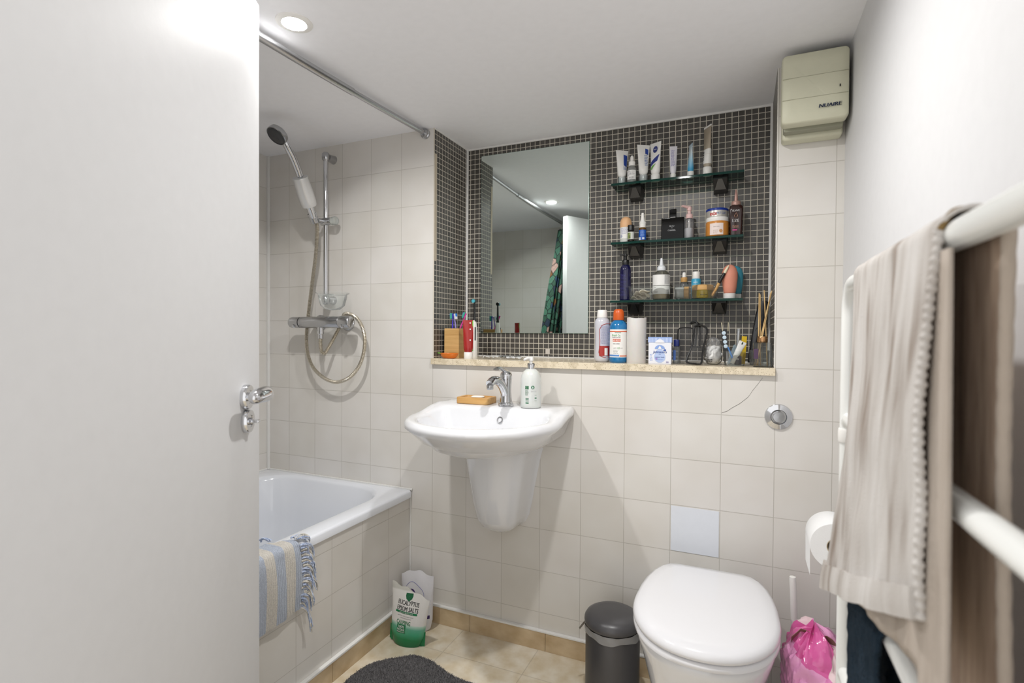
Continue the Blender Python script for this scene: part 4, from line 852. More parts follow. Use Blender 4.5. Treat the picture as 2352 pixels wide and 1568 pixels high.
t = ledge_thing('pillar_candle', 'tall white pillar candle with a wavy rim on the stone ledge', 'candle', 1.546, .060)
b = B(); wx = mat('candle_wax', '#cfccc8', .55, sss=.25, bump=(160, .08)); n = 72; R_ = .0330
def crow(r_, z, wv): return [(r_*math.cos(a), r_*math.sin(a), z+wv*(math.sin(2*a+.6)+.5*math.sin(5*a))) for a in [2*PI*i/n for i in range(n)]]
b.rings([crow(R_*.985, 0, 0), crow(R_, .002, 0), crow(R_, .08, 0), crow(R_, .1545, .0016), crow(R_*.97, .156, .0016), crow(R_*.90, .1555, .0016), crow(R_*.86, .152, .0008), crow(R_*.82, .146, 0), crow(R_*.3, .1445, 0)], True, True, True); b.done('wax', wx, t, 60)
b = B(); b.tube([(0, 0, .144), (.0005, 0, .150), (.002, 0, .154)], .0009, 8); b.done('wick', black, t)
t = ledge_thing('cotton_bud_box', 'white and blue striped box of baby cotton buds beside the candle', 'box', 1.627, .058, .06)
bw = mat('carton_white', '#e6e8f0', .5); blu = mat('carton_blue', '#8aa6dd', .5); blu2 = mat('carton_pale_blue', '#b3c5ea', .5); nav = mat('carton_navy', '#2c56a8', .5)
b = B(); b.box(-.0370, .0370, -.022, .022, 0, .088, .001); b.done('carton', bw, t)
ld = B(); ld.box(-.0385, .0385, -.0232, .0232, .072, .0905, .0008); ld = ld.done('lid', mat('carton_lid', '#c9d4ef', .5), t)
b = B()
for k in range(17):
    x = -.0365+.0045*k; b.sheet([[(x, -.02335, .0725), (x, -.02335, .088)], [(x+.0020, -.02335, .0725), (x+.0020, -.02335, .088)]])
b.sheet([[(-.0383, -.02337, .0880), (-.0383, -.02337, .0903)], [(.0383, -.02337, .0880), (.0383, -.02337, .0903)]]); b.done('lid_stripe', blu, ld, flat=True)
b = B(); P = [(0, .0)]; b.slab([(.0145*math.cos(a), .0115*math.sin(a)) for a in [PI*i/20 for i in range(21)]], 0, .0003, TR(0, -.0235, .0717, PI/2)); b.done('thumb_cutout', bw, ld, flat=True)
def plate(pts, y, m, nm): b = B(); b.prism(pts, y, y+.0003); return b.done(nm, m, t, flat=True)
drop = [(.0195*math.cos(a), .022+.0185*math.sin(a)) for a in [PI*1.12+2*PI*.88/2*0+ (1.76*PI/2)*0 + (PI*2-.24*PI)*0 + a_ for a_ in [0]]]
drop = [(.0185*math.cos(a), .0235+.0190*math.sin(a)) for a in [-PI*1.17+(1.34*PI)*i/24 for i in range(25)]] + [(.009, .046), (0, .0585), (-.009, .046)]
plate(drop, -.0226, blu2, 'drop_print')
arcp = [(.0165*math.cos(a), .0505+.0135*math.sin(a)) for a in [.0+PI*i/16 for i in range(17)]]
plate([(x, z) for x, z in arcp], -.0228, blu, 'arc_print'); plate([(-.006, .051), (.006, .051), (0, .062)], -.0230, paper, 'highlight_print')
plate([(.010, .0455), (.0165, .0505), (.021, .0480), (.0185, .0435)], -.0231, nav, 'navy_heart'); plate([(-.013, .0150), (-.0155, .0185), (-.011, .0205), (-.0065, .0185), (-.0085, .0150), (-.0105, .0125)], -.0231, mat('violet_print', '#9a86c9', .5), 'violet_heart')
text(t, nav, [("Johnson's", 0, .0410, .0080, .045, .02, .2), ('baby', 0, .0335, .0025, .009, .01), ('cotton buds', 0, .0235, .0042, .033, .01)], y=-.0232); text(t, mat('violet_ink2', '#7668b0', .5), [('200', .0245, .0065, .0050, .0085, .01)], y=-.0228, name='violet_lettering')
lines(t, blu, -.008, .014, .0125, .018, 2, y=-.0232, h=.4, seed=97); lines(t, blu, -.032, -.022, .010, .034, 5, y=-.0227, h=.35, seed=98)
t = ledge_thing('small_toiletry_bottle', 'small clear bottle with dark blue cap between cotton bud box and clear bag', 'bottle', 1.677, .092, -.2)
b = B(); b.rings([[(x, y, z) for x, y in sq(.022*k, .022*k, .004)] for z, k in ((0, .94), (.002, 1), (.052, 1), (.057, .85), (.060, .6))], True, True, True); b.done('bottle', clear('small_clear_bottle', '#dfe3e6', .04, .12, '#c8ccd2', 1.4), t)
b = B(); b.lathe([(.0105, .060), (.0108, .061), (.0105, .081), (.0095, .0825), (0, .083)], 28); b.done('cap', mat('deep_blue_cap', '#1d2a6b', .3), t)
b = B(); b.sheet([[(-.0095, -.0113, .012), (-.0095, -.0113, .046)], [(.000, -.0113, .012), (.000, -.0113, .046)]]); b.done('blue_label', mat('blue_label2', '#4a6cb0', .5), t, flat=True)
# clear cosmetic bag with black piping
t = ledge_thing('clear_cosmetic_bag', 'clear plastic cosmetic bag with black piping standing on the ledge', 'bag', 1.726, .092, .10)
film = clear('bag_vinyl', '#dadada', .06, .05, '#bfbfbf', 1.45)
fr = [(-.046, .000), (-.048, .05), (-.047, .10), (-.044, .121), (-.032, .128), (-.012, .132), (-.002, .127), (.002, .110), (-.004, .07), (-.010, .03), (-.012, .004)]
bk = [(x*.9+.052, z*.93) for x, z in fr]
side = [(.002, -.036, .008), (-.004, -.036, .05), (.010, -.036, .096)]
b = B(); f1 = [(-.0445, -.004, .004), (-.046, -.004, .118), (-.040, -.004, .128), (-.008, -.020, .130), (.000, -.026, .124), (-.005, -.032, .068), (-.020, -.040, .012)]
f2 = [(.010, -.048, .004), (.019, -.044, .002), (.030, -.040, .008), (.036, -.030, .056), (.047, -.018, .108), (.044, -.014, .122), (.030, -.016, .130), (.012, -.022, .128), (.006, -.028, .118), (.002, -.034, .068), (-.016, -.044, .018), (-.012, -.048, .006)]
b.tube(smooth_path(f2+[f2[0]], 5)[:-1], .0031, 8, closed=True)
b.tube(smooth_path([(-.046, -.002, .060), (-.0455, -.004, .108), (-.041, -.006, .120), (-.020, -.012, .123), (.000, -.022, .120), (.004, -.028, .108), (-.003, -.034, .060), (-.016, -.044, .016)], 5), .0022, 8)
b.tube(smooth_path([(-.004, .010, .136), (.010, .004, .142), (.022, -.006, .132), (.026, -.014, .100), (.024, -.020, .062)], 5), .0035, 8); b.done('black_piping', black, t)
b = B(); b.tube(smooth_path([(-.008, -.004, .137), (.006, -.008, .146), (.016, -.016, .136), (.014, -.026, .10), (.010, -.032, .062)], 5), [.003]*21, 8); b.done('zip', mat('black_zip', '#171717', .6, bump=(500, .4)), t)
b = B()
def quad(A, n=8, bulge=.004, ax_=1):
    (a, c, d, e) = [Vector(q) for q in A]; P = []
    for i in range(n+1):
        u = i/n; row = []
        for j in range(n+1):
            v = j/n; p = (a*(1-u)+c*u)*(1-v)+(e*(1-u)+d*u)*v; p.y -= bulge*math.sin(PI*u)*math.sin(PI*v)+.0012*math.sin(9*u+5*v); row.append(p)
        P.append(row)
    b.sheet(P)
quad(((-.046, .004, .003), (-.014, -.044, .010), (.003, -.026, .121), (-.043, -.004, .121))); quad(((-.012, -.048, .005), (.030, -.040, .006), (.045, -.016, .124), (.006, -.026, .124)))
quad(((.030, -.040, .006), (.040, .025, .004), (.046, .025, .118), (.045, -.016, .124))); quad(((-.043, .004, .121), (.005, -.026, .123), (.045, -.016, .124), (.040, .025, .120)), bulge=-.0)
quad(((-.046, .004, .003), (.040, .025, .004), (.044, .025, .118), (-.043, .004, .121)))
b.done('vinyl_panel', film, t, 60)
b = B(); b.box(-.005, .026, -.046, -.043, .050, .056, .001, M=TR(.003, .008, 0, -.15)); b.done('zip_end', black, t)
# crumpled bag of cotton wool
def lump(t, m, nm, cx, cy, w, d, h, seed, amp, nu=48, nv=30, sub=0, ex=.7, top=1.0):
    b = B(); L_ = []
    for j in range(nv+1):
        v = j/nv; ph = -PI/2+PI*v
        rz_ = max(1e-4, math.cos(ph))**ex; zz = (math.sin(ph)+1)/2
        row = []
        for i in range(nu):
            a = 2*PI*i/nu; p = Vector((math.cos(a)*rz_, math.sin(a)*rz_, zz*2))
            q = noise.noise(p*2.2+Vector((seed, 0, 0)))*.6+abs(noise.noise(p*4.5+Vector((0, seed, 0))))*.5
            k = 1+amp*q; taper = 1-(1-top)*zz
            row.append((cx+w/2*p.x*k*taper, cy+d/2*p.y*k*taper, max(0, h*zz*(1+amp*.35*q*zz))))
        L_.append(row)
    b.rings(L_, True, True, True); return b.done(nm, m, t, 60 if sub == 0 else 180)
t = ledge_thing('cotton_wool_bag', 'crumpled clear bag of white cotton wool on the ledge', 'bag', 1.795, .094)
lump(t, mat('cotton_wool', '#f0f0ee', .9, bump=(120, .5)), 'cotton_wool', 0, 0, .050, .044, .062, 3, .35)
lump(t, clear('bag_film', '#f6f6f6', .12, .14, '#e2e2e2', 1.4), 'bag_film', 0, 0, .060, .054, .088, 11, .30, ex=.55, top=.75)
lines(t, ink, -.018, .000, .010, .020, 2, y=-.0300, h=.6, seed=120)
def ledge_tray(x, y, lab, w=.064):
    t = ledge_thing('clear_organiser_tray', lab, 'tray', x, y, 0, 'clear organiser trays on the ledge'); clear_tray(t, w, .10, .048, trayp); return t
ledge_tray(1.859, .098, 'clear organiser tray of cosmetics, left of the reed diffuser'); ledge_tray(1.934, .150, 'clear organiser tray behind the reed diffuser bottle', .060)
t = thing('stick_on_stud_card', 'black card strip with four pale round studs standing behind the trays', 'card', (1.836, .088, ZL+.012), -.1)
b = B(); b.box(-.0085, .0085, -.0006, .0006, 0, .105, .0004, M=TR(ry=-.10)); b.done('card', black, t)
b = B()
for k in range(2): b.tube([(-.014+.014*k*1.2, 0, .10), (-.0175+.014*k*1.5, 0, .128)], .0012, 6)
b.done('wire', mat('pale_wire', '#cfc6a8', .5), t)
for k in range(4): b = B(); b.lathe([(.0062, 0), (.0062, .001), (.004, .0016), (0, .0017)], 22, M=TR(-.0045-.0013*k*1.6+.001, -.0006, .050+.0145*k, PI/2)); b.done('stud', mat('pale_blue_stud', '#c3d5e2', .3), t)
zb = ZL+.0035
t = thing('yellow_carton', 'slim yellow carton standing upright in the organiser tray', 'box', (1.883, .112, zb), .1); b = B(); b.box(-.0075, .0075, -.006, .006, 0, .092, .0005, M=TR(ry=.06)); b.done('carton', mat('yellow_card', '#d9b51c', .5), t)
t = thing('small_cream_tube', 'small pale tube leaning across the front of the organiser tray', 'tube', (1.853, .066, zb+.003), 0); o = squeeze_tube(t, .0085, .078, .016, .0070, mat('pale_tube', '#dadad8', .35), wplastic, .0115); t.rotation_euler = (.02, .42, .1)
b = B(); b.box(-.002, .002, -.0022, -.0012, .068, .076); b.done('green_square', mat('dark_green_print', '#27402a', .5), t)
t = thing('mascara_wand', 'silver and grey mascara stick standing in the organiser tray', 'cosmetic', (1.866, .125, zb)); b = B(); b.lathe([(.0055, 0), (.0055, .055)], 18, M=TR(ry=.05)); b.done('barrel', mat('slate_plastic', '#5c6670', .3), t); b = B(); b.lathe([(.0052, .055), (.0052, .112), (.0062, .113), (.0062, .117), (0, .1172)], 18, M=TR(ry=.05)); b.done('sleeve', mat('silver_plastic', '#b9bcc0', .3, .5), t)
t = thing('blue_toothpick_brush', 'thin blue interdental brush leaning in the organiser tray', 'brush', (1.862, .072, zb)); b = B(); b.lathe([(.0022, 0), (.0030, .004), (.0026, .060)], 12, M=TR(ry=-.38)); b.done('handle', mat('clear_blue_plastic', '#4a7fc0', .25), t)
t = thing('sachet', 'small torn clear sachet standing in the organiser tray', 'sachet', (1.852, .082, zb)); b = B(); b.sheet([[(-.016+.004*j+.030*i/6+.001*math.sin(3*i), .002*math.sin(i+j), .062*j/5+.004*math.sin(2.3*i)*(j/5)) for j in range(6)] for i in range(7)], .0004); b.done('film', clear('sachet_film', '#dfe8ee', .1, .35, '#b8ccd8', 1.4), t)
t = thing('dark_pot', 'small dark pot lying low in the organiser tray', 'pot', (1.868, .074, zb)); b = B(); b.lathe([(.0125, 0), (.013, .002), (.013, .026), (.0115, .028), (0, .0282)], 24); b.done('pot', mat('plum_plastic', '#3a2f44', .3), t); text(t, ink_white, [('AV', 0, .018, .006, .010, .02)], R=.0131)
# black hair straightener leaning in the corner
t = ledge_thing('hair_straightener', 'black hair straightener leaning in the corner behind the reed diffuser', 'hair straightener', 1.945, .235)
for q, nm in ((-.0085, 'arm'), (.0085, 'arm')):
    b = B(); b.rings([[(x+lean, y+q, z) for x, y in rrect(-w/2, w/2, -.0075, .0075, .005, 4)] for z, w, lean in ((.004, .030, -.030), (.03, .034, -.0262), (.12, .036, -.012), (.20, .034, .001), (.212, .030, .003), (.217, .020, .004))], True, True, True); b.done(nm, mat('glossy_black_plastic', '#101014', .18, coat=.4), t, 50)
b = B(); b.tube(smooth_path([(-.028, .01, .008), (-.034, .005, .05), (-.026, -.012, .10), (-.016, -.014, .125), (-.022, -.012, .085), (-.032, -.004, .012)], 5), .0022, 8); b.done('cable', black, t)
# reed diffuser
t = ledge_thing('reed_diffuser', 'square clear reed diffuser with gold collar at the right end of the ledge', 'reed diffuser', 1.9405, .040, .03)
b = B(); f = lambda k, z: [(x*k, y*k, z) for x, y in rrect(-.0265, .0265, -.0265, .0265, .003, 3)]
b.rings([f(.97, 0), f(1, .002), f(1, .074), f(.97, .076), [(x*.55, y*.55, .0765) for x, y in rrect(-.0265, .0265, -.0265, .0265, .012, 3)]], True, True, True); b.done('bottle', clear('diffuser_glass', '#eceeed', .02, .03, '#9a9d9c', 1.5), t, 50)
b = B(); b.lathe([(.0145, .0765), (.0150, .0775), (.0150, .094), (.0140, .0955), (.0110, .0955), (.0110, .0770)], 36, cap0=False, cap1=False); b.done('gold_collar', mat('rose_gold', '#c09468', .2, .85), t)
b = B(); b.sheet([[(-.0262, -.02685, .026), (-.0262, -.02685, .057)], [(-.0130, -.02685, .026), (-.0130, -.02685, .057)]]); b.done('purple_label', mat('purple_label', '#4a3350', .5), t, flat=True)
reed = grained('reed', '#b9935a', '#e0c592', (300, 300, 20), .6)
for (x0, y0, x1, y1, z1) in ((-.010, -.002, -.0105, .012, .232), (-.004, .006, -.0075, .016, .228), (.012, .0, .0035, .010, .240), (-.014, -.008, .0245, .006, .238), (-.012, .010, .0225, .016, .234), (-.018, .004, .0215, -.004, .230)):
    b = B(); c0 = Vector((x0*1.2, y0, .004)); c1 = Vector((x1, y1, z1)); b.tube([c0, c0.lerp(c1, .4), c1], .0017, 8); b.done('reed', reed, t)
# ------------------------------------------------------------------ left end of the ledge
t = ledge_thing('toothbrush_holder', 'square bamboo toothbrush holder at the left end of the ledge', 'toothbrush holder', .813, .088, 0)
b = B(); b.box(-.0335, .0335, -.0335, .0335, 0, .1185, .001); b.done('block', grained('oak_block', '#b98e52', '#dab377', (5, 5, 70), .5, (.3, .7), .08), t)
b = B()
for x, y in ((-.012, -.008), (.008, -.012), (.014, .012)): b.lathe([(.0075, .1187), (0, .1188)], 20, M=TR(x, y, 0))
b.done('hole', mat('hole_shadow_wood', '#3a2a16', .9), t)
def toothbrush(lab, x, y, tilt, rz, mh, mb, h=.060):
    t = thing('toothbrush', lab, 'toothbrush', (x, y, ZL+.1192), rz, 'toothbrushes in the bamboo holder')
    M_ = TR(ry=tilt); b = B(); b.tube([M_ @ Vector(p) for p in ((0, 0, -.0), (0, 0, .020), (0, .001, .034), (0, 0, h))], [.0036, .0030, .0024, .0034], 12); b.done('handle', mh, t)
    b = B(); b.box(-.0115, -.0025, -.0050, .0050, h-.022, h+.001, .0012, M=M_); b.done('bristles', mb, t)
    b = B(); b.box(-.0120, -.0090, -.0048, .0048, h-.012, h+.0008, .0008, M=M_); b.done('bristle_tip', mat('bristle_blue', '#2f7fd0', .6), t)
toothbrush('violet handled toothbrush with blue and teal bristles, leftmost in the holder', .803, .080, .02, 0, mat('violet_plastic', '#4a3fc0', .25), mat('bristle_teal', '#3fa08f', .7))
toothbrush('lilac handled toothbrush with white bristles in the bamboo holder', .820, .076, .16, PI*.9, mat('lilac_clear', '#8f86c0', .25), mat('bristle_white', '#dfe3ea', .7), .058)
toothbrush('pink handled toothbrush tilted right in the bamboo holder', .827, .100, .42, 0, mat('hot_pink_plastic', '#d43f9f', .25), mat('bristle_teal', '#3fa08f', .7), .066)
t = ledge_thing('electric_toothbrush', 'black and white electric toothbrush behind the red toothpaste tube', 'electric toothbrush', .866, .150, .0)
b = B(); b.lathe([(.0130, 0), (.0140, .003), (.0142, .06), (.0130, .11), (.0095, .136), (.0070, .148)], 32); b.done('handle', wplastic, t)
b = B(); b.patch(.0144, -.9, .9, .07, .125, 14); b.done('grip', black, t)
b = B(); b.lathe([(.0062, .148), (.0060, .156), (.0048, .16), (.0040, .205), (.0036, .226)], 20); b.lathe([(.0075, -.006), (.0080, 0), (.0072, .005)], 24, M=TR(0, -.001, .232, PI/2)); b.done('brush_head', black, t)
b = B(); b.lathe([(.0068, .0), (.0070, .009), (0, .0092)], 24, M=TR(0, -.005, .232, PI/2)); b.done('bristles', mat('bristle_cyan', '#4fb0c0', .7), t)
t = ledge_thing('toothpaste_tube', 'red toothpaste tube standing on its white cap on the ledge', 'toothpaste', .908, .020, .55)
red = mat('red_tube', '#9e1f1c', .22, coat=.3)
squeeze_tube(t, .0185, .150, .024, .0170, red, wplastic, .0215)
b = B(); b.box(.0150, .0185, -.0030, .0030, .03, .148, .001); b.done('green_stripe', mat('lime_stripe', '#5fc83a', .4), t)
b = B(); b.box(.0185, .0240, -.0030, .0030, .024, .150, .001); b.done('white_stripe', tubew, t)
for z in (.070, .112, .136): b = B(); b.box(.004, .0085, -.0148+.09*(z-.07), -.0135+.09*(z-.07), z, z+.0055, .0003); b.done('white_square', paper, t)
t = ledge_thing('orange_dish', 'small orange dish with green stalk in front of the bamboo holder', 'dish', .828, .012, .0)
b = B(); b.lathe([(.020, 0), (.028, .003), (.036, .012), (.0395, .0205), (.0385, .0210), (.034, .013), (.026, .005), (0, .004)], 44, sy=.62); b.done('bowl', mat('orange_glaze', '#d9731a', .3, bump=(700, .25, .0006)), t)
b = B(); b.tube([(-.038, 0, .0195), (-.048, 0, .0205), (-.053, 0, .0205)], [.0022, .0019, .0016], 8); b.done('stalk', mat('green_stalk', '#6fae3a', .4), t)
foil = mat('silver_foil', '#b9b9ba', .28, .85, bump=(90, .5)); fw = mat('white_foil', '#d9d9d8', .35, .2, bump=(90, .4))
for k, (x, y, w, d_, rz, m, lab) in enumerate(((.975, .085, .060, .034, .3, fw, 'crumpled white foil sachet nearest the toothpaste tube'), (1.025, .120, .052, .036, -.4, foil, 'crumpled silver foil packet in the middle of the ledge clutter'), (1.085, .070, .065, .030, .1, fw, 'flat white foil sachet on the ledge above the tap'), (1.045, .165, .040, .030, .9, foil, 'small silver foil packet at the back of the ledge'))):
    t = thing('foil_sachet', lab, 'sachet', (x, y, ZL), rz, 'foil sachets on the ledge')
    b = B(); b.sheet([[(w*(i/10-.5), d_*(j/6-.5), .004+.010*abs(noise.noise(Vector((i*.55+k*9, j*.7, k)))) + .004*math.sin(i*.9+k)**2) for j in range(7)] for i in range(11)], .0012); b.done('foil', m, t, 25)

# ================================================================== BATH MAT OVER THE RIM, BAGS, RUG
def striped_cotton():
    m = banded('striped_cotton', 'Y', [(-1.11+.0, '#b7bfcc')]+[(-1.11+.0345*k, ('#b7bfcc', '#d6d1c7')[k % 2]) for k in range(1, 15)]+[(-.598, '#b7bfcc')], .9)
    N, L, P = nodes(m)
    for n in N:
        if n.type == 'VALTORGB': n.color_ramp.interpolation = 'CONSTANT'; rp = n
    tc = N.new('ShaderNodeTexCoord'); sp = N.new('ShaderNodeSeparateXYZ'); L.new(tc.outputs['Object'], sp.inputs[0])
    a = N.new('ShaderNodeMath'); a.operation = 'MULTIPLY'; a.inputs[1].default_value = 2*PI/.0066; L.new(sp.outputs[1], a.inputs[0])
    s_ = N.new('ShaderNodeMath'); s_.operation = 'SINE'; L.new(a.outputs[0], s_.inputs[0])
    nz = N.new('ShaderNodeTexNoise'); nz.inputs['Scale'].default_value = 420; L.new(tc.outputs['Object'], nz.inputs['Vector'])
    ad = N.new('ShaderNodeMath'); ad.operation = 'MULTIPLY_ADD'; ad.inputs[1].default_value = 1.6; L.new(nz.outputs['Fac'], ad.inputs[0]); L.new(s_.outputs[0], ad.inputs[2])
    b = N.new('ShaderNodeBump'); b.inputs['Strength'].default_value = .8; b.inputs['Distance'].default_value = .0012; L.new(ad.outputs[0], b.inputs['Height']); L.new(b.outputs['Normal'], P.inputs['Normal'])
    r2 = N.new('ShaderNodeValToRGB'); r2.color_ramp.elements[0].position = .35; r2.color_ramp.elements[0].color = (.62, .62, .66, 1); r2.color_ramp.elements[1].position = .62; r2.color_ramp.elements[1].color = (1, 1, 1, 1); L.new(nz.outputs['Fac'], r2.inputs[0])
    mx = N.new('ShaderNodeMix'); mx.data_type = 'RGBA'; mx.blend_type = 'MULTIPLY'; mx.inputs[0].default_value = .7; L.new(rp.outputs[0], mx.inputs[6]); L.new(r2.outputs[0], mx.inputs[7]); L.new(mx.outputs[2], P.inputs['Base Color']); return m
t = thing('fringed_bath_mat', 'blue and cream striped cotton bath mat with fringe hung over the bath rim', 'bath mat', (.68, -.80, .30))
b = B(); P_ = []
for i in range(61):
    u = i/60; y = -.600-.50*u
    xin = max(.565, .640-.62*(u*.50)) if u < .16 else .575
    path = [Vector((xin-.004, y, .5165 if xin > .600 else .505)), Vector((max(xin, .60), y, .5195)), Vector((.650, y, .5205)), Vector((.668, y, .516)), Vector((.6765, y, .500)), Vector((.683, y, .460)), Vector((.686, y, .40)), Vector((.684, y, .34)), Vector((.682, y-.002, .318-.035*u))]
    q = smooth_path(path, 4)
    P_.append([p+Vector((.0025*math.sin(y*60+p.z*14)*(1 if p.z < .5 else .3), .004*math.sin(p.z*22)*(1-u), .0012*math.sin(y*190))) for p in q])
b.sheet(P_, .0042); wch(b.done('woven_cloth', striped_cotton(), t, 80), t)
yarn = [grained('blue_yarn', '#8393b4', '#c5cddd', (300, 300, 90), .9), grained('cream_yarn', '#a9a59c', '#d6d1c8', (300, 300, 90), .9)]
rnd = random.Random(5)
for k in range(30):
    f_ = k/29
    if k < 5: x, z = .642+.007*k, .5245
    else:
        g_ = (k-5)/24; x, z = .680+.006*math.sin(g_*3), .508-.188*g_
    b = B(); L_ = rnd.uniform(.030, .050); pts = []
    for j in range(7):
        q = j/6; pts.append((x+.010*q*rnd.uniform(.6, 1.2)+.002*math.sin(k+j), -.602+L_*math.sin(min(1, q*1.2)*1.2)*(.75 if k > 20 else 1)+.002*math.sin(2*k+j), z+.004*math.sin(q*3)-(.052 if k > 4 else .012)*q*q-(.03*q if k > 24 else 0)))
    b.tube(smooth_path(pts, 3), [.0030*(1-.45*i/18)*(1+.18*math.sin(i*1.7+k)) for i in range(19)], 7)
    pts2 = [(p[0]+.004*math.sin(k*1.3+j), p[1]-.004+.001*j, p[2]-.0035*j*.5) for j, p in enumerate(pts)]
    b.tube(smooth_path(pts2, 3), [.0024*(1-.5*i/18) for i in range(19)], 6); wch(b.done('tassel', yarn[k % 2 if k % 5 else 0], t, 80), t)
for dz in (0,):
    b = B(); b.tube(smooth_path([(.600, -.640, .522), (.588, -.652, .530), (.575, -.660, .526), (.563, -.672, .520)], 5), [.004*(1-.5*i/15) for i in range(16)], 7); b.tube(smooth_path([(.598, -.645, .521), (.590, -.662, .535), (.582, -.660, .522)], 5), .0024, 6); wch(b.done('tassel', yarn[0], t, 80), t)
# ------------------------------------------------------------------ epsom salt pouches
def pouch(t, w, h, dep, m, tear, nm='pouch', wtop=1.12, seed=1):
    def half(z):
        k = z/h; return (w/2)*(.86+.14*min(1, k*5))*(1+(wtop-1)*k)
    def front(x, z):
        k = max(0, min(1, z/h)); d_ = dep*.5*(1-k**1.6)*(.9+.25*math.sin(min(1, k*3)*PI/2)); q = min(1, abs(x)/half(z)); return d_*math.sqrt(max(0, 1-q**2.2))+.0012*math.sin(x*70+z*45+seed)*(1-q)
    top = lambda x: h+tear(x/(w*wtop/2))
    for s_ in (1,): pass
    b = B(); NX, NZ = 28, 30; F, K = [], []
    for j in range(NZ+1):
        rf, rk = [], []
        for i in range(NX+1):
            q = -1+2*i/NX; z0 = h*j/NZ; z = z0/h*top(q*w*wtop/2) if True else z0
            x = q*half(z0); yf = front(x, z0)
            if j == 0: z += .004*(abs(q)**3)
            rf.append(b.bm.verts.new((x, -yf-.0004, z))); rk.append(b.bm.verts.new((x, yf*.8+.0004, z)))
        F.append(rf); K.append(rk)
    for j in range(NZ):
        for i in range(NX):
            b.face((F[j][i], F[j][i+1], F[j+1][i+1], F[j+1][i])); b.face((K[j][i+1], K[j][i], K[j+1][i], K[j+1][i+1]))
        b.face((F[j][0], F[j+1][0], K[j+1][0], K[j][0])); b.face((F[j][NX], K[j][NX], K[j+1][NX], F[j+1][NX]))
    for i in range(NX): b.face((F[0][i+1], F[0][i], K[0][i], K[0][i+1]))
    o = b.done(nm, m, t, 50); 
    def surf(x, z):
        z0 = z
        for _ in range(4): z0 = z*h/(h+tear(max(-1, min(1, x/half(min(h, z0))))))
        return front(x, z0)
    return surf, o
def onto(o, front, e=.0010):
    for v in o.data.vertices: v.co.y = -front(v.co.x, max(0, v.co.z))-e
    return o
def fine_panel(t, m, x0, x1, z0, z1, front, nm, e=.0008, n=10, curve=None):
    b = B(); b.sheet([[(x0+(x1-x0)*i/n, 0, z0+(z1-z0)*j/4) for j in range(5)] for i in range(n+1)]); o = b.done(nm, m, t, 180); return onto(o, front, e)
pm = banded('green_white_pouch', 'Z', [(0, '#0c6a3c'), (.030, '#13804b'), (.050, '#4da67f'), (.068, '#66b092'), (.080, '#b9d6c8'), (.084, '#e2e0dc'), (.190, '#e4e2de'), (.196, '#c9c8c0'), (.22, '#d2d0c9')], .25, bump=(24, .8))
t = thing('epsom_salts_pouch', 'green and white pouch of eucalyptus epsom salts on the floor by the bath', 'pouch', (.760, -.168, .0005), .10)
t.rotation_euler = (0, .075, .10)
fr1, o = pouch(t, .128, .200, .062, pm, lambda q: .016*max(0, -q)-.022*max(0, q)-.004*math.sin(q*9), seed=2, wtop=1.22)
dk = mat('pouch_black', '#1f1f21', .5); gn = mat('pouch_green', '#17774a', .4)
onto(text(t, dk, [('EUCALYPTUS', .001, .1545, .0150, -.083, .026, .05), ('EPSOM SALTS', .000, .1340, .0150, -.084, .026, .05)]), fr1)
onto(text(t, gn, [('CALMING', -.008, .0875, .0140, -.056, .022)], name='green_lettering'), fr1)
fine_panel(t, gn, -.046, .040, .1170, .1245, fr1, 'green_band'); fine_panel(t, gn, -.032, .003, .049, .0795, fr1, 'green_box')
onto(text(t, ink_white, [('CALMING & RELAXING SOAK', -.003, .1207, .0040, -.055, .004), ('100%', -.0145, .0720, .0085, -.024, .008), ('NATURAL', -.0145, .0622, .0075, -.031, .008), ('MINERAL SALTS', -.0145, .0540, .0048, -.031, .004)], name='white_lettering'), fr1, .0014)
onto(text(t, ink_grey, [('HELPS RELAX TIRED & ACHING MUSCLES', -.004, .1090, .0030, -.064, .0), ('SOFTENS SKIN & SOOTHES', -.002, .1020, .0030, -.044, .0)], name='grey_lettering'), fr1)
b = B(); b.rings([[(x*k+.0, 0, .178+z*k) for x, z in ((-.013, .010), (.013, .010), (.0135, .0), (.010, -.010), (.0, -.0175), (-.010, -.010), (-.0135, 0))] for k in (1, .5, .02)]); onto(b.done('green_badge', mat('deep_green_badge', '#14633d', .4), t, 180), fr1, .0012)
for s_ in (-1, 1):
    b = B(); b.sheet([[(s_*(.052+.020*i/3), .004*i/3-.006, .0+.055*j/4+(.004 if i == 3 else 0)) for j in range(5)] for i in range(4)], .0008); b.done('side_seal', mat('pouch_seal_green', '#0f7a47', .25), t)
t = thing('bath_salts_pouch', 'white and purple salt pouch behind the green epsom salts pouch', 'pouch', (.738, -.068, .0005), .12)
fr2, o = pouch(t, .126, .214, .054, mat('pearl_white_pouch', '#dcdbdf', .22, coat=.2, bump=(24, .9)), lambda q: .010*math.cos(q*2.6)+.003*math.sin(q*8), seed=5, wtop=1.08)
pu = mat('pouch_purple', '#3d2560', .4)
fine_panel(t, pu, .000, .058, .050, .063, fr2, 'purple_band')
b = B(); b.rings([[(-.018+.017*k*math.cos(a), 0, .135+.020*k*math.sin(a)) for a in [PI*i/16 for i in range(17)]] for k in (1, .35)], closed=False); onto(b.done('purple_sun', pu, t, 180), fr2, .0010)
b = B(); b.tube(smooth_path([(-.050, 0, .130), (-.040, 0, .165), (-.020, 0, .180), (.005, 0, .172), (.030, 0, .150), (.036, 0, .120)], 6), .0007, 6); o = b.done('violet_outline', mat('violet_line', '#6d6fae', .5), t)
for v in o.data.vertices: v.co.y += -fr2(v.co.x, v.co.z)-.0010
lines(t, mat('violet_line', '#6d6fae', .5), .050, .060, .03, .12, 14, y=-.010, h=.4, seed=131)
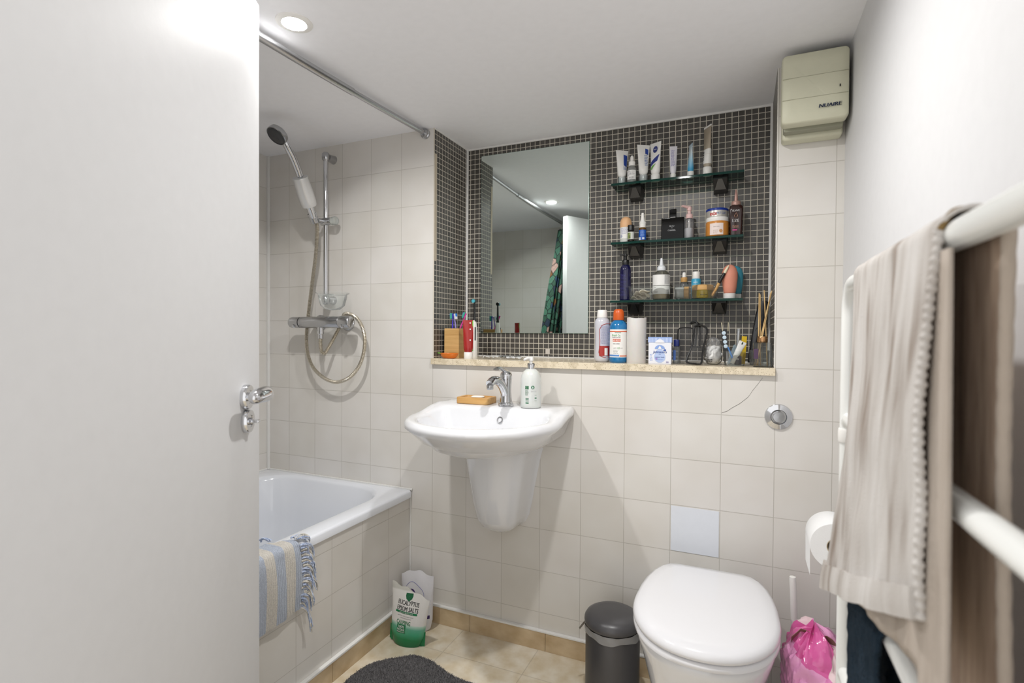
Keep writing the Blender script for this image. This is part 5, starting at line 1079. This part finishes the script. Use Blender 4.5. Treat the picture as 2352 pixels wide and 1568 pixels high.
# ------------------------------------------------------------------ rug
rugm = grained('charcoal_pile', '#3a393a', '#6a6869', (420, 420, 420), .95, (.35, .68), .9, 3)
t = None; b = B(); NI, NJ = 110, 110; P_ = []
c00, c10, c11, c01 = Vector((.700, -.345)), Vector((1.24, -.262)), Vector((1.30, -.86)), Vector((.735, -.90))
for i in range(NI+1):
    row = []
    for j in range(NJ+1):
        u, v = i/NI, j/NJ; uu = u*2-1; vv = v*2-1
        k_ = (abs(uu)**8+abs(vv)**8)**(1/8); mxx = max(abs(uu), abs(vv), 1e-6); r_ = mxx/k_ if k_ > 1e-6 else 1
        u2, v2 = (uu*r_+1)/2, (vv*r_+1)/2
        p = (c00*(1-u2)+c10*u2)*(1-v2)+(c01*(1-u2)+c11*u2)*v2
        p.y += .09*math.exp(-((u2-.30)/.25)**2)*(1-v2)**2
        e = min(u, 1-u, v, 1-v); ed = min(1, e/.035)
        z = .0015+.015*math.sqrt(ed)+.010*noise.noise(Vector((p.x*60, p.y*60, 0)))*ed*.35+.0045*noise.noise(Vector((p.x*240, p.y*240, 3)))*ed-.005*math.exp(-((e-.10)/.012)**2)+.009*math.exp(-((u2-.27-.2*v2)/.06)**2)*math.exp(-v2*5)*ed
        row.append((p.x, p.y, max(.001, z)))
    P_.append(row)
t = thing('bath_rug', 'charcoal grey shaggy bath rug on the stone floor tiles', 'rug', (.98, -.58, 0))
b.sheet(P_); wch(b.done('backing', rugm, t, 180), t)
rnd = random.Random(21); vs, fs = [], []
for i in range(2, NI*2-1):
    for j in range(1, NJ*2-1):
        p = Vector(P_[i//2][j//2]).lerp(Vector(P_[i//2+1][j//2+1]), (i % 2)*.5) if i//2 < NI and j//2 < NJ else Vector(P_[i//2][j//2])
        if j % 2 == 0 and i % 2: p = Vector(P_[i//2][j//2]).lerp(Vector(P_[i//2+1][j//2]), .5)
        if p.y < -.62: continue
        p += Vector((rnd.uniform(-.0015, .0015), rnd.uniform(-.0015, .0015), -.002)); a = rnd.uniform(0, 6.28); r_ = rnd.uniform(.0010, .0016); l = rnd.uniform(.0035, .0065); dx, dy = rnd.uniform(-.004, .004), rnd.uniform(-.004, .004)
        k = len(vs)
        for q in range(3): vs.append((p.x+r_*math.cos(a+q*2.094), p.y+r_*math.sin(a+q*2.094), p.z))
        vs.append((p.x+dx+r_*.5, p.y+dy, p.z+l)); vs.append((p.x+dx-r_*.5, p.y+dy, p.z+l*.95))
        fs += [(k, k+1, k+3), (k+1, k+2, k+4, k+3), (k+2, k, k+3, k+4)]
me = bpy.data.meshes.new('pile'); me.from_pydata(vs, [], fs); me.materials.append(mat('charcoal_yarn', '#737172', .9, spec=.15, var=(260, .25))); o = bpy.data.objects.new('pile', me); COL.objects.link(o); o.parent = t; o['kind'] = 'stuff'; wch(o, t)
# ================================================================== RIGHT SIDE
# ------------------------------------------------------------------ toilet brush, pink bag, toilet roll
t = thing('toilet_brush', 'white toilet brush with upright handle behind the pink plastic bag', 'toilet brush', (2.040, -.075, 0))
b = B(); b.lathe([(.038, 0), (.044, .004), (.046, .010), (.043, .11), (.042, .115), (.039, .115), (.040, .012)], 36, cap1=False); b.done('holder', wplastic, t)
b = B(); b.lathe([(.006, .02), (.0085, .12), (.0088, .25), (.0090, .440), (.0082, .4475), (0, .449)], 24, M=TR(.004, 0, 0, 0, -.045)); b.done('handle', wplastic, t)
b = B(); b.lathe([(.010, .012), (.030, .02), (.032, .07), (.012, .085)], 24); b.done('brush_head', mat('white_bristle', '#dcdcda', .9, bump=(300, .6)), t)
def pinkmat():
    m = bpy.data.materials.new('pink_print_film'); m.use_nodes = True; N, L, P = nodes(m); P.inputs['Roughness'].default_value = .18; P.inputs['Coat Weight'].default_value = .4
    tc = N.new('ShaderNodeTexCoord'); v = N.new('ShaderNodeTexVoronoi'); v.inputs['Scale'].default_value = 9; L.new(tc.outputs['Object'], v.inputs['Vector'])
    sp = N.new('ShaderNodeSeparateColor'); L.new(v.outputs['Color'], sp.inputs[0])
    rp = N.new('ShaderNodeValToRGB'); rp.color_ramp.interpolation = 'CONSTANT'; e = rp.color_ramp.elements; e[0].color = lin('#dc7db8'); e[1].position = .45; e[1].color = lin('#e69fcb')
    for p_, c in ((.68, '#d65f9f'), (.86, '#ecd3d6')): q = e.new(p_); q.color = lin(c)
    L.new(sp.outputs[0], rp.inputs[0]); L.new(rp.outputs[0], P.inputs['Base Color'])
    n = N.new('ShaderNodeTexNoise'); n.inputs['Scale'].default_value = 16; n.inputs['Detail'].default_value = 3; L.new(tc.outputs['Object'], n.inputs['Vector'])
    b = N.new('ShaderNodeBump'); b.inputs['Strength'].default_value = .6; b.inputs['Distance'].default_value = .01; L.new(n.outputs['Fac'], b.inputs['Height']); L.new(b.outputs['Normal'], P.inputs['Normal']); return m
t = thing('pink_plastic_bag', 'crumpled bright pink plastic pack on the floor right of the toilet', 'plastic bag', (2.058, -.265, 0))
b = B(); NUU, NVV = 96, 60; L_ = []
for j in range(NVV+1):
    v = j/NVV; z = .405*v; row = []
    rad = (.92+.10*math.sin(v*PI))*(1 if v < .80 else max(.02, math.cos((v-.80)/.20*PI/2)**.6))
    for i in range(NUU):
        a = 2*PI*i/NUU; c_, s_ = math.cos(a), math.sin(a); ex_ = .62
        x = .070*math.copysign(abs(c_)**ex_, c_)*rad; y = .088*math.copysign(abs(s_)**ex_, s_)*rad
        p = Vector((c_*1.1, s_*1.1, v*3.2)); q = abs(noise.noise(p*1.8+Vector((4, 0, 2))))-.25+.5*(abs(noise.noise(p*4.2+Vector((0, 9, 0))))-.2)
        k = 1+.24*q*min(1, v*4); row.append((x*k, y*k, max(0, z+.035*q*v*(1 if v > .3 else 0)+(.012*math.sin(3*a+1)*max(0, v-.6)))))
    L_.append(row)
b.rings(L_, True, True, True); b.done('film', pinkmat(), t, 35)
b = B(); b.sheet([[(-.052+.018*i+.004*math.sin(i*2), -.005-.010*j+.012*math.sin(i), .372+.016*j-.010*(i-3)**2*.25+.008*math.sin(i*1.7)) for j in range(3)] for i in range(7)], .001); b.done('brown_fold', mat('brown_paper_fold', '#8a6a5c', .5), t)
b = B(); b.sheet([[(-.045+.036*i/4, -.0945, .20+.05*j/3) for j in range(4)] for i in range(5)]); bc = b.done('barcode_label', paper, t, 180)
b = B()
for k in range(14):
    x = -.0425+.0022*k; w = (.0006, .0011, .0008)[k % 3]; b.sheet([[(x, -.0949, .204), (x, -.0949, .246)], [(x+w, -.0949, .204), (x+w, -.0949, .246)]])
b.done('barcode', ink, bc, flat=True)
t = thing('toilet_roll_holder', 'chrome toilet roll holder on the right wall behind the towel', 'toilet roll holder', (2.148, -.30, .645))
b = B(); b.lathe([(.022, 0), (.022, .004), (.019, .007), (.0075, .008), (.0075, .056)], 28, M=TR(0, .085, .0, 0, -PI/2)); b.tube([(-.056, .092, 0), (-.056, .085, 0), (-.056, -.06, 0)], .0065, 14); b.done('arm', chrome, t)
tp = mat('tissue_paper', '#f0f0f0', .9, bump=(300, .15))
t = thing('toilet_roll', 'white toilet roll hanging beside the grey towel', 'toilet roll', (2.092, -.30, .645))
b = B(); b.lathe([(.0205, -.05), (.0548, -.05), (.0552, -.0495), (.0552, .0495), (.0548, .05), (.0205, .05)], 56, M=TR(rx=PI/2), cap0=False, cap1=False); b.sheet([[(-.0550+.0002*i, -.0495+.099*j/4, .004-.016*i-.0) for j in range(5)] for i in range(6)]); b.done('paper', tp, t, 50)
b = B(); b.lathe([(.0206, -.0498), (.0206, .0498), (.0190, .0498), (.0190, -.0498), (.0206, -.0498)], 36, M=TR(rx=PI/2), cap0=False, cap1=False); b.done('card_core', mat('card_core', '#c9b79a', .8), t)
# ------------------------------------------------------------------ heated towel rail
RXX, YA, YZ = 2.050, -.741, -1.474
t = thing('heated_towel_rail', 'white tubular heated towel rail on the right wall carrying the towels', 'towel rail', (2.050, -1.10, .18))
b = B(); pth = [(RXX, YA, .18), (RXX, YA, .60), (RXX, YA, 1.176)]+[(RXX, YA-.048+.048*math.cos(a), 1.182+.048*math.sin(a)) for a in [PI/2*i/8 for i in range(9)]]
pth += [(RXX, -1.10, 1.230)]+[(RXX, YZ+.048-.048*math.sin(a), 1.182+.048*math.cos(a)) for a in [PI/2*i/8 for i in range(9)]]+[(RXX, YZ, 1.176), (RXX, YZ, .60), (RXX, YZ, .18)]
b.tube(pth, .0130, 24); wch(b.done('outer_frame', wgloss, t), t)
for z in (1.004, .788, .572, .356):
    b = B(); b.tube([(RXX, YA+.004, z-.014)]+[(RXX, YA-.019+.017*math.cos(a), z-.017+.017*math.sin(a)) for a in [PI/2*i/6 for i in range(7)]]+[(RXX, -1.10, z), (RXX, YZ+.004, z)], .0118, 22); wch(b.done('rail', wgloss, t), t)
for y in (YA, YZ):
    for z in (.975, .33):
        b = B(); b.lathe([(.0144, 0), (.0152, .003), (.0152, .020), (.0144, .023)], 28, M=TR(RXX, y, z-.012)); b.lathe([(.0100, 0), (.0100, .066), (.018, .070), (.020, .0845)], 24, M=TR(RXX+.0135, y, z, 0, PI/2)); wch(b.done('wall_bracket', wplastic, t), t)
# ------------------------------------------------------------------ towels
def crinkle(name, base, mark, hi):
    m = bpy.data.materials.new(name); m.use_nodes = True; N, L, P = nodes(m); P.inputs['Roughness'].default_value = .95; P.inputs['Specular IOR Level'].default_value = .15
    tc = N.new('ShaderNodeTexCoord'); mp = N.new('ShaderNodeMapping'); mp.inputs['Scale'].default_value = (30, 70, 7); L.new(tc.outputs['Object'], mp.inputs[0])
    n = N.new('ShaderNodeTexNoise'); n.inputs['Scale'].default_value = 1; n.inputs['Detail'].default_value = 5; L.new(mp.outputs[0], n.inputs['Vector'])
    mp2 = N.new('ShaderNodeMapping'); mp2.inputs['Scale'].default_value = (6, 14, 4); L.new(tc.outputs['Object'], mp2.inputs[0])
    n2 = N.new('ShaderNodeTexNoise'); n2.inputs['Scale'].default_value = 1; n2.inputs['Detail'].default_value = 3; L.new(mp2.outputs[0], n2.inputs['Vector'])
    rp = N.new('ShaderNodeValToRGB'); e = rp.color_ramp.elements; e[0].position = .30; e[0].color = lin(mark); e[1].position = .48; e[1].color = lin(base); q = e.new(.72); q.color = lin(hi)
    mx = N.new('ShaderNodeMath'); mx.operation = 'MULTIPLY_ADD'; mx.inputs[1].default_value = .45; L.new(n.outputs['Fac'], mx.inputs[0])
    m2 = N.new('ShaderNodeMath'); m2.operation = 'MULTIPLY'; m2.inputs[1].default_value = .55; L.new(n2.outputs['Fac'], m2.inputs[0]); L.new(m2.outputs[0], mx.inputs[2]); L.new(mx.outputs[0], rp.inputs[0]); L.new(rp.outputs[0], P.inputs['Base Color'])
    n3 = N.new('ShaderNodeTexNoise'); n3.inputs['Scale'].default_value = 500; L.new(tc.outputs['Object'], n3.inputs['Vector'])
    ad = N.new('ShaderNodeMath'); ad.operation = 'MULTIPLY_ADD'; ad.inputs[1].default_value = .3; L.new(n3.outputs['Fac'], ad.inputs[0]); L.new(n.outputs['Fac'], ad.inputs[2])
    b = N.new('ShaderNodeBump'); b.inputs['Strength'].default_value = .7; b.inputs['Distance'].default_value = .004; L.new(ad.outputs[0], b.inputs['Height']); L.new(b.outputs['Normal'], P.inputs['Normal']); return m
tow = crinkle('grey_beige_muslin', '#beb9b4', '#85776c', '#d2cfcc'); tow_in = grained('taupe_terry', '#a08977', '#bfa995', (60, 90, 14), .95, (.3, .7), .5)
t = thing('grey_beige_towel', 'crinkled grey beige towel folded over the top of the towel rail', 'towel', (2.04, -1.07, .52))
def lerp(a, c, k): return a+(c-a)*k
def tow_pt(u, s, bulge=1.0):
    """u: 0 far .. 1 near; s: -1 back hem .. 0 on the rail .. 1 front hem"""
    wr = .0019*math.sin(u*52+1.2*math.sin(s*5))+.0027*math.sin(u*21+s*2.0)
    if s >= .06:
        k = (s-.06)/.94; zh = lerp(.759, .915, u**1.15); z = lerp(1.2335, zh, k); x = lerp(2.0350, lerp(2.005, 2.0215, u), k**lerp(2.4, 1.2, u))-.0075*math.sin(k*PI)*bulge*(.2+.8*u)+wr*(.4+k)
        y = lerp(lerp(-.877, -.848, k), lerp(-1.236, -1.261+.010*math.sin(k*5), k), u); x += .005*noise.noise(Vector((u*5, k*5, 1)))*k
    elif s > -.06:
        a = (s+.06)/.12*PI; x = RXX-.0155*math.cos(PI-a)+(wr*.2); z = 1.2315+.0160*math.sin(a); y = lerp(-.877, lerp(-1.272, -1.236, (s+.06)/.12), u)
    else:
        k = (-s-.06)/.94; z = lerp(1.2315, .50, k); x = 2.0660+.005*k+wr*.5; y = lerp(-.877, -1.272+.005*math.sin(k*7), u)
    return Vector((x, y, z))
b = B(); b.sheet([[tow_pt(i/64, -.06+1.06*j/70) for j in range(71)] for i in range(65)], .0035); wch(b.done('front_layer', tow, t, 180), t)
b = B(); b.sheet([[tow_pt(i/40, -1+.945*j/40) for j in range(41)] for i in range(41)], .0035); wch(b.done('back_layer', tow_in, t, 180), t)
P_ = []
for i in range(81):
    u = i/80; row = []
    for j in range(41):
        k = j/40; z = lerp(1.215, lerp(.775, .871, u/.88) if u < .88 else lerp(.871, .49, (u-.88)/.12), k); y = lerp(lerp(-.902, -.886, k), lerp(-1.263, -1.321, min(1, k*1.3)), u); x = 2.0372-.0145*k+.002*k*math.sin(u*17+k*2)+.0010*k*math.sin(u*40); row.append((x, y, z))
    P_.append(row)
b = B(); b.sheet(P_, .003); wch(b.done('inner_layer', crinkle('grey_beige_shade_side', '#ada297', '#978a7e', '#b9afa5'), t, 180), t)  # same towel in darker beige: the shade on this side is in the colour
rnd = random.Random(9)
e_ = [tow_pt(1, 1.0*j/480)+Vector((-.0015, -.0005, 0)) for j in range(28, 481)]
b = B(); b.tube(e_, [.0037+.0008*math.sin(j*.55)+.0004*math.sin(j*.21) for j in range(len(e_))], 10); wch(b.done('side_hem', tow, t, 180), t)
b = B(); b.sheet([[tow_pt(i/60, lerp(.925, 1.0, j/6))+Vector((-.0034-.0010*math.sin(j/6*PI), 0, -.001)) for j in range(7)] for i in range(61)], .005); wch(b.done('bottom_hem', tow, t, 60), t)
e_ = [tow_pt(1, -1+.945*j/80) for j in range(81)]
b = B(); b.tube(e_, [.0050+.0004*math.sin(j*2.1) for j in range(81)], 10); wch(b.done('back_hem', mat('taupe_hem', '#b3a699', .95, bump=(200, .6)), t, 180), t)
b = B(); b.tube(smooth_path([(2.0345, -1.239, 1.2335), (2.0430, -1.241, 1.2480), (2.0560, -1.244, 1.2475), (2.0655, -1.255, 1.236)], 5), [.0027]*16, 10); wch(b.done('edge_fold_shadow', mat('ochre_fold_shadow', '#7a6238', .8), t), t)  # ochre strand stands in for the shadow along the towel's edge fold
navy = mat('navy_terry', '#26333f', .95, spec=.1, bump=(260, .9, .006), var=(160, .35))
t = thing('dark_navy_towel', 'dark navy terry towel over the lower rail beneath the grey towel', 'towel', (2.045, -1.02, .40))
b = B(); P_ = []
for i in range(61):
    u = i/60; row = []
    for j in range(71):
        s = -1+2*j/70; wr = .004*math.sin(u*16+s*3)
        if s >= .06: k = (s-.06)/.94; q = Vector((lerp(2.0352, 2.0345, k)+wr*k*.4, lerp(-.886, lerp(-1.062, -1.080, k), u), lerp(.790, .44, k)))
        elif s > -.06: a = (s+.06)/.12*PI; q = Vector((RXX-.0150*math.cos(PI-a), lerp(-.886, -1.062, u), .788+.0150*math.sin(a)))
        else: k = (-s-.06)/.94; q = Vector((2.0650+wr*.5*k, lerp(-.886, -1.062, u), lerp(.788, .47, k)))
        n_ = noise.noise(q*130)*.0022+noise.noise(q*320)*.0014; q += Vector((-n_ if s > 0 else n_, 0, n_ if abs(s) < .06 else 0)); row.append(q)
    P_.append(row)
b.sheet(P_, .006); wch(b.done('terry_cloth', navy, t, 180), t)
# ------------------------------------------------------------------ black wire caddy seen in the mirror
t = thing('shower_caddy', 'black wire shower caddy in the far bath corner, glimpsed at the mirror edge', 'shower caddy', (-.07, -1.44, 1.32))
for z in (1.60, 1.36):
    b = B()
    for dz in (0, .035): b.tube([(x, y, z+dz) for x, y in rrect(XL+.004, -.004, YF+.004, -1.40, .02, 4)], .0022, 8, closed=True)
    wch(b.done('basket', black, t), t)
    for k in range(8): b = B(); x = -.115+.0145*k; b.tube([(x, -1.40, z+.035), (x, -1.40, z), (x, YF+.004, z)], .0015, 6); wch(b.done('wire', black, t), t)
b = B(); b.tube([(-.066, YF+.004, 1.36), (-.066, YF+.004, 1.75)], .0025, 8); wch(b.done('hanger', black, t), t)
t = thing('shampoo_bottle', 'dark maroon shampoo bottle in the upper basket of the black caddy', 'bottle', (-.035, -1.455, 1.602)); b = B(); b.lathe([(.020, 0), (.022, .003), (.022, .08), (.012, .09), (.012, .11), (0, .111)], 28); b.done('bottle', mat('maroon_bottle', '#3a1a1c', .3), t)
t = thing('shampoo_bottle', 'violet shampoo bottle in the lower basket of the black caddy', 'bottle', (-.038, -1.455, 1.362)); b = B(); b.lathe([(.020, 0), (.024, .003), (.024, .13), (.012, .14), (.012, .165), (0, .166)], 28); b.done('bottle', mat('violet_bottle', '#4a4290', .3), t)
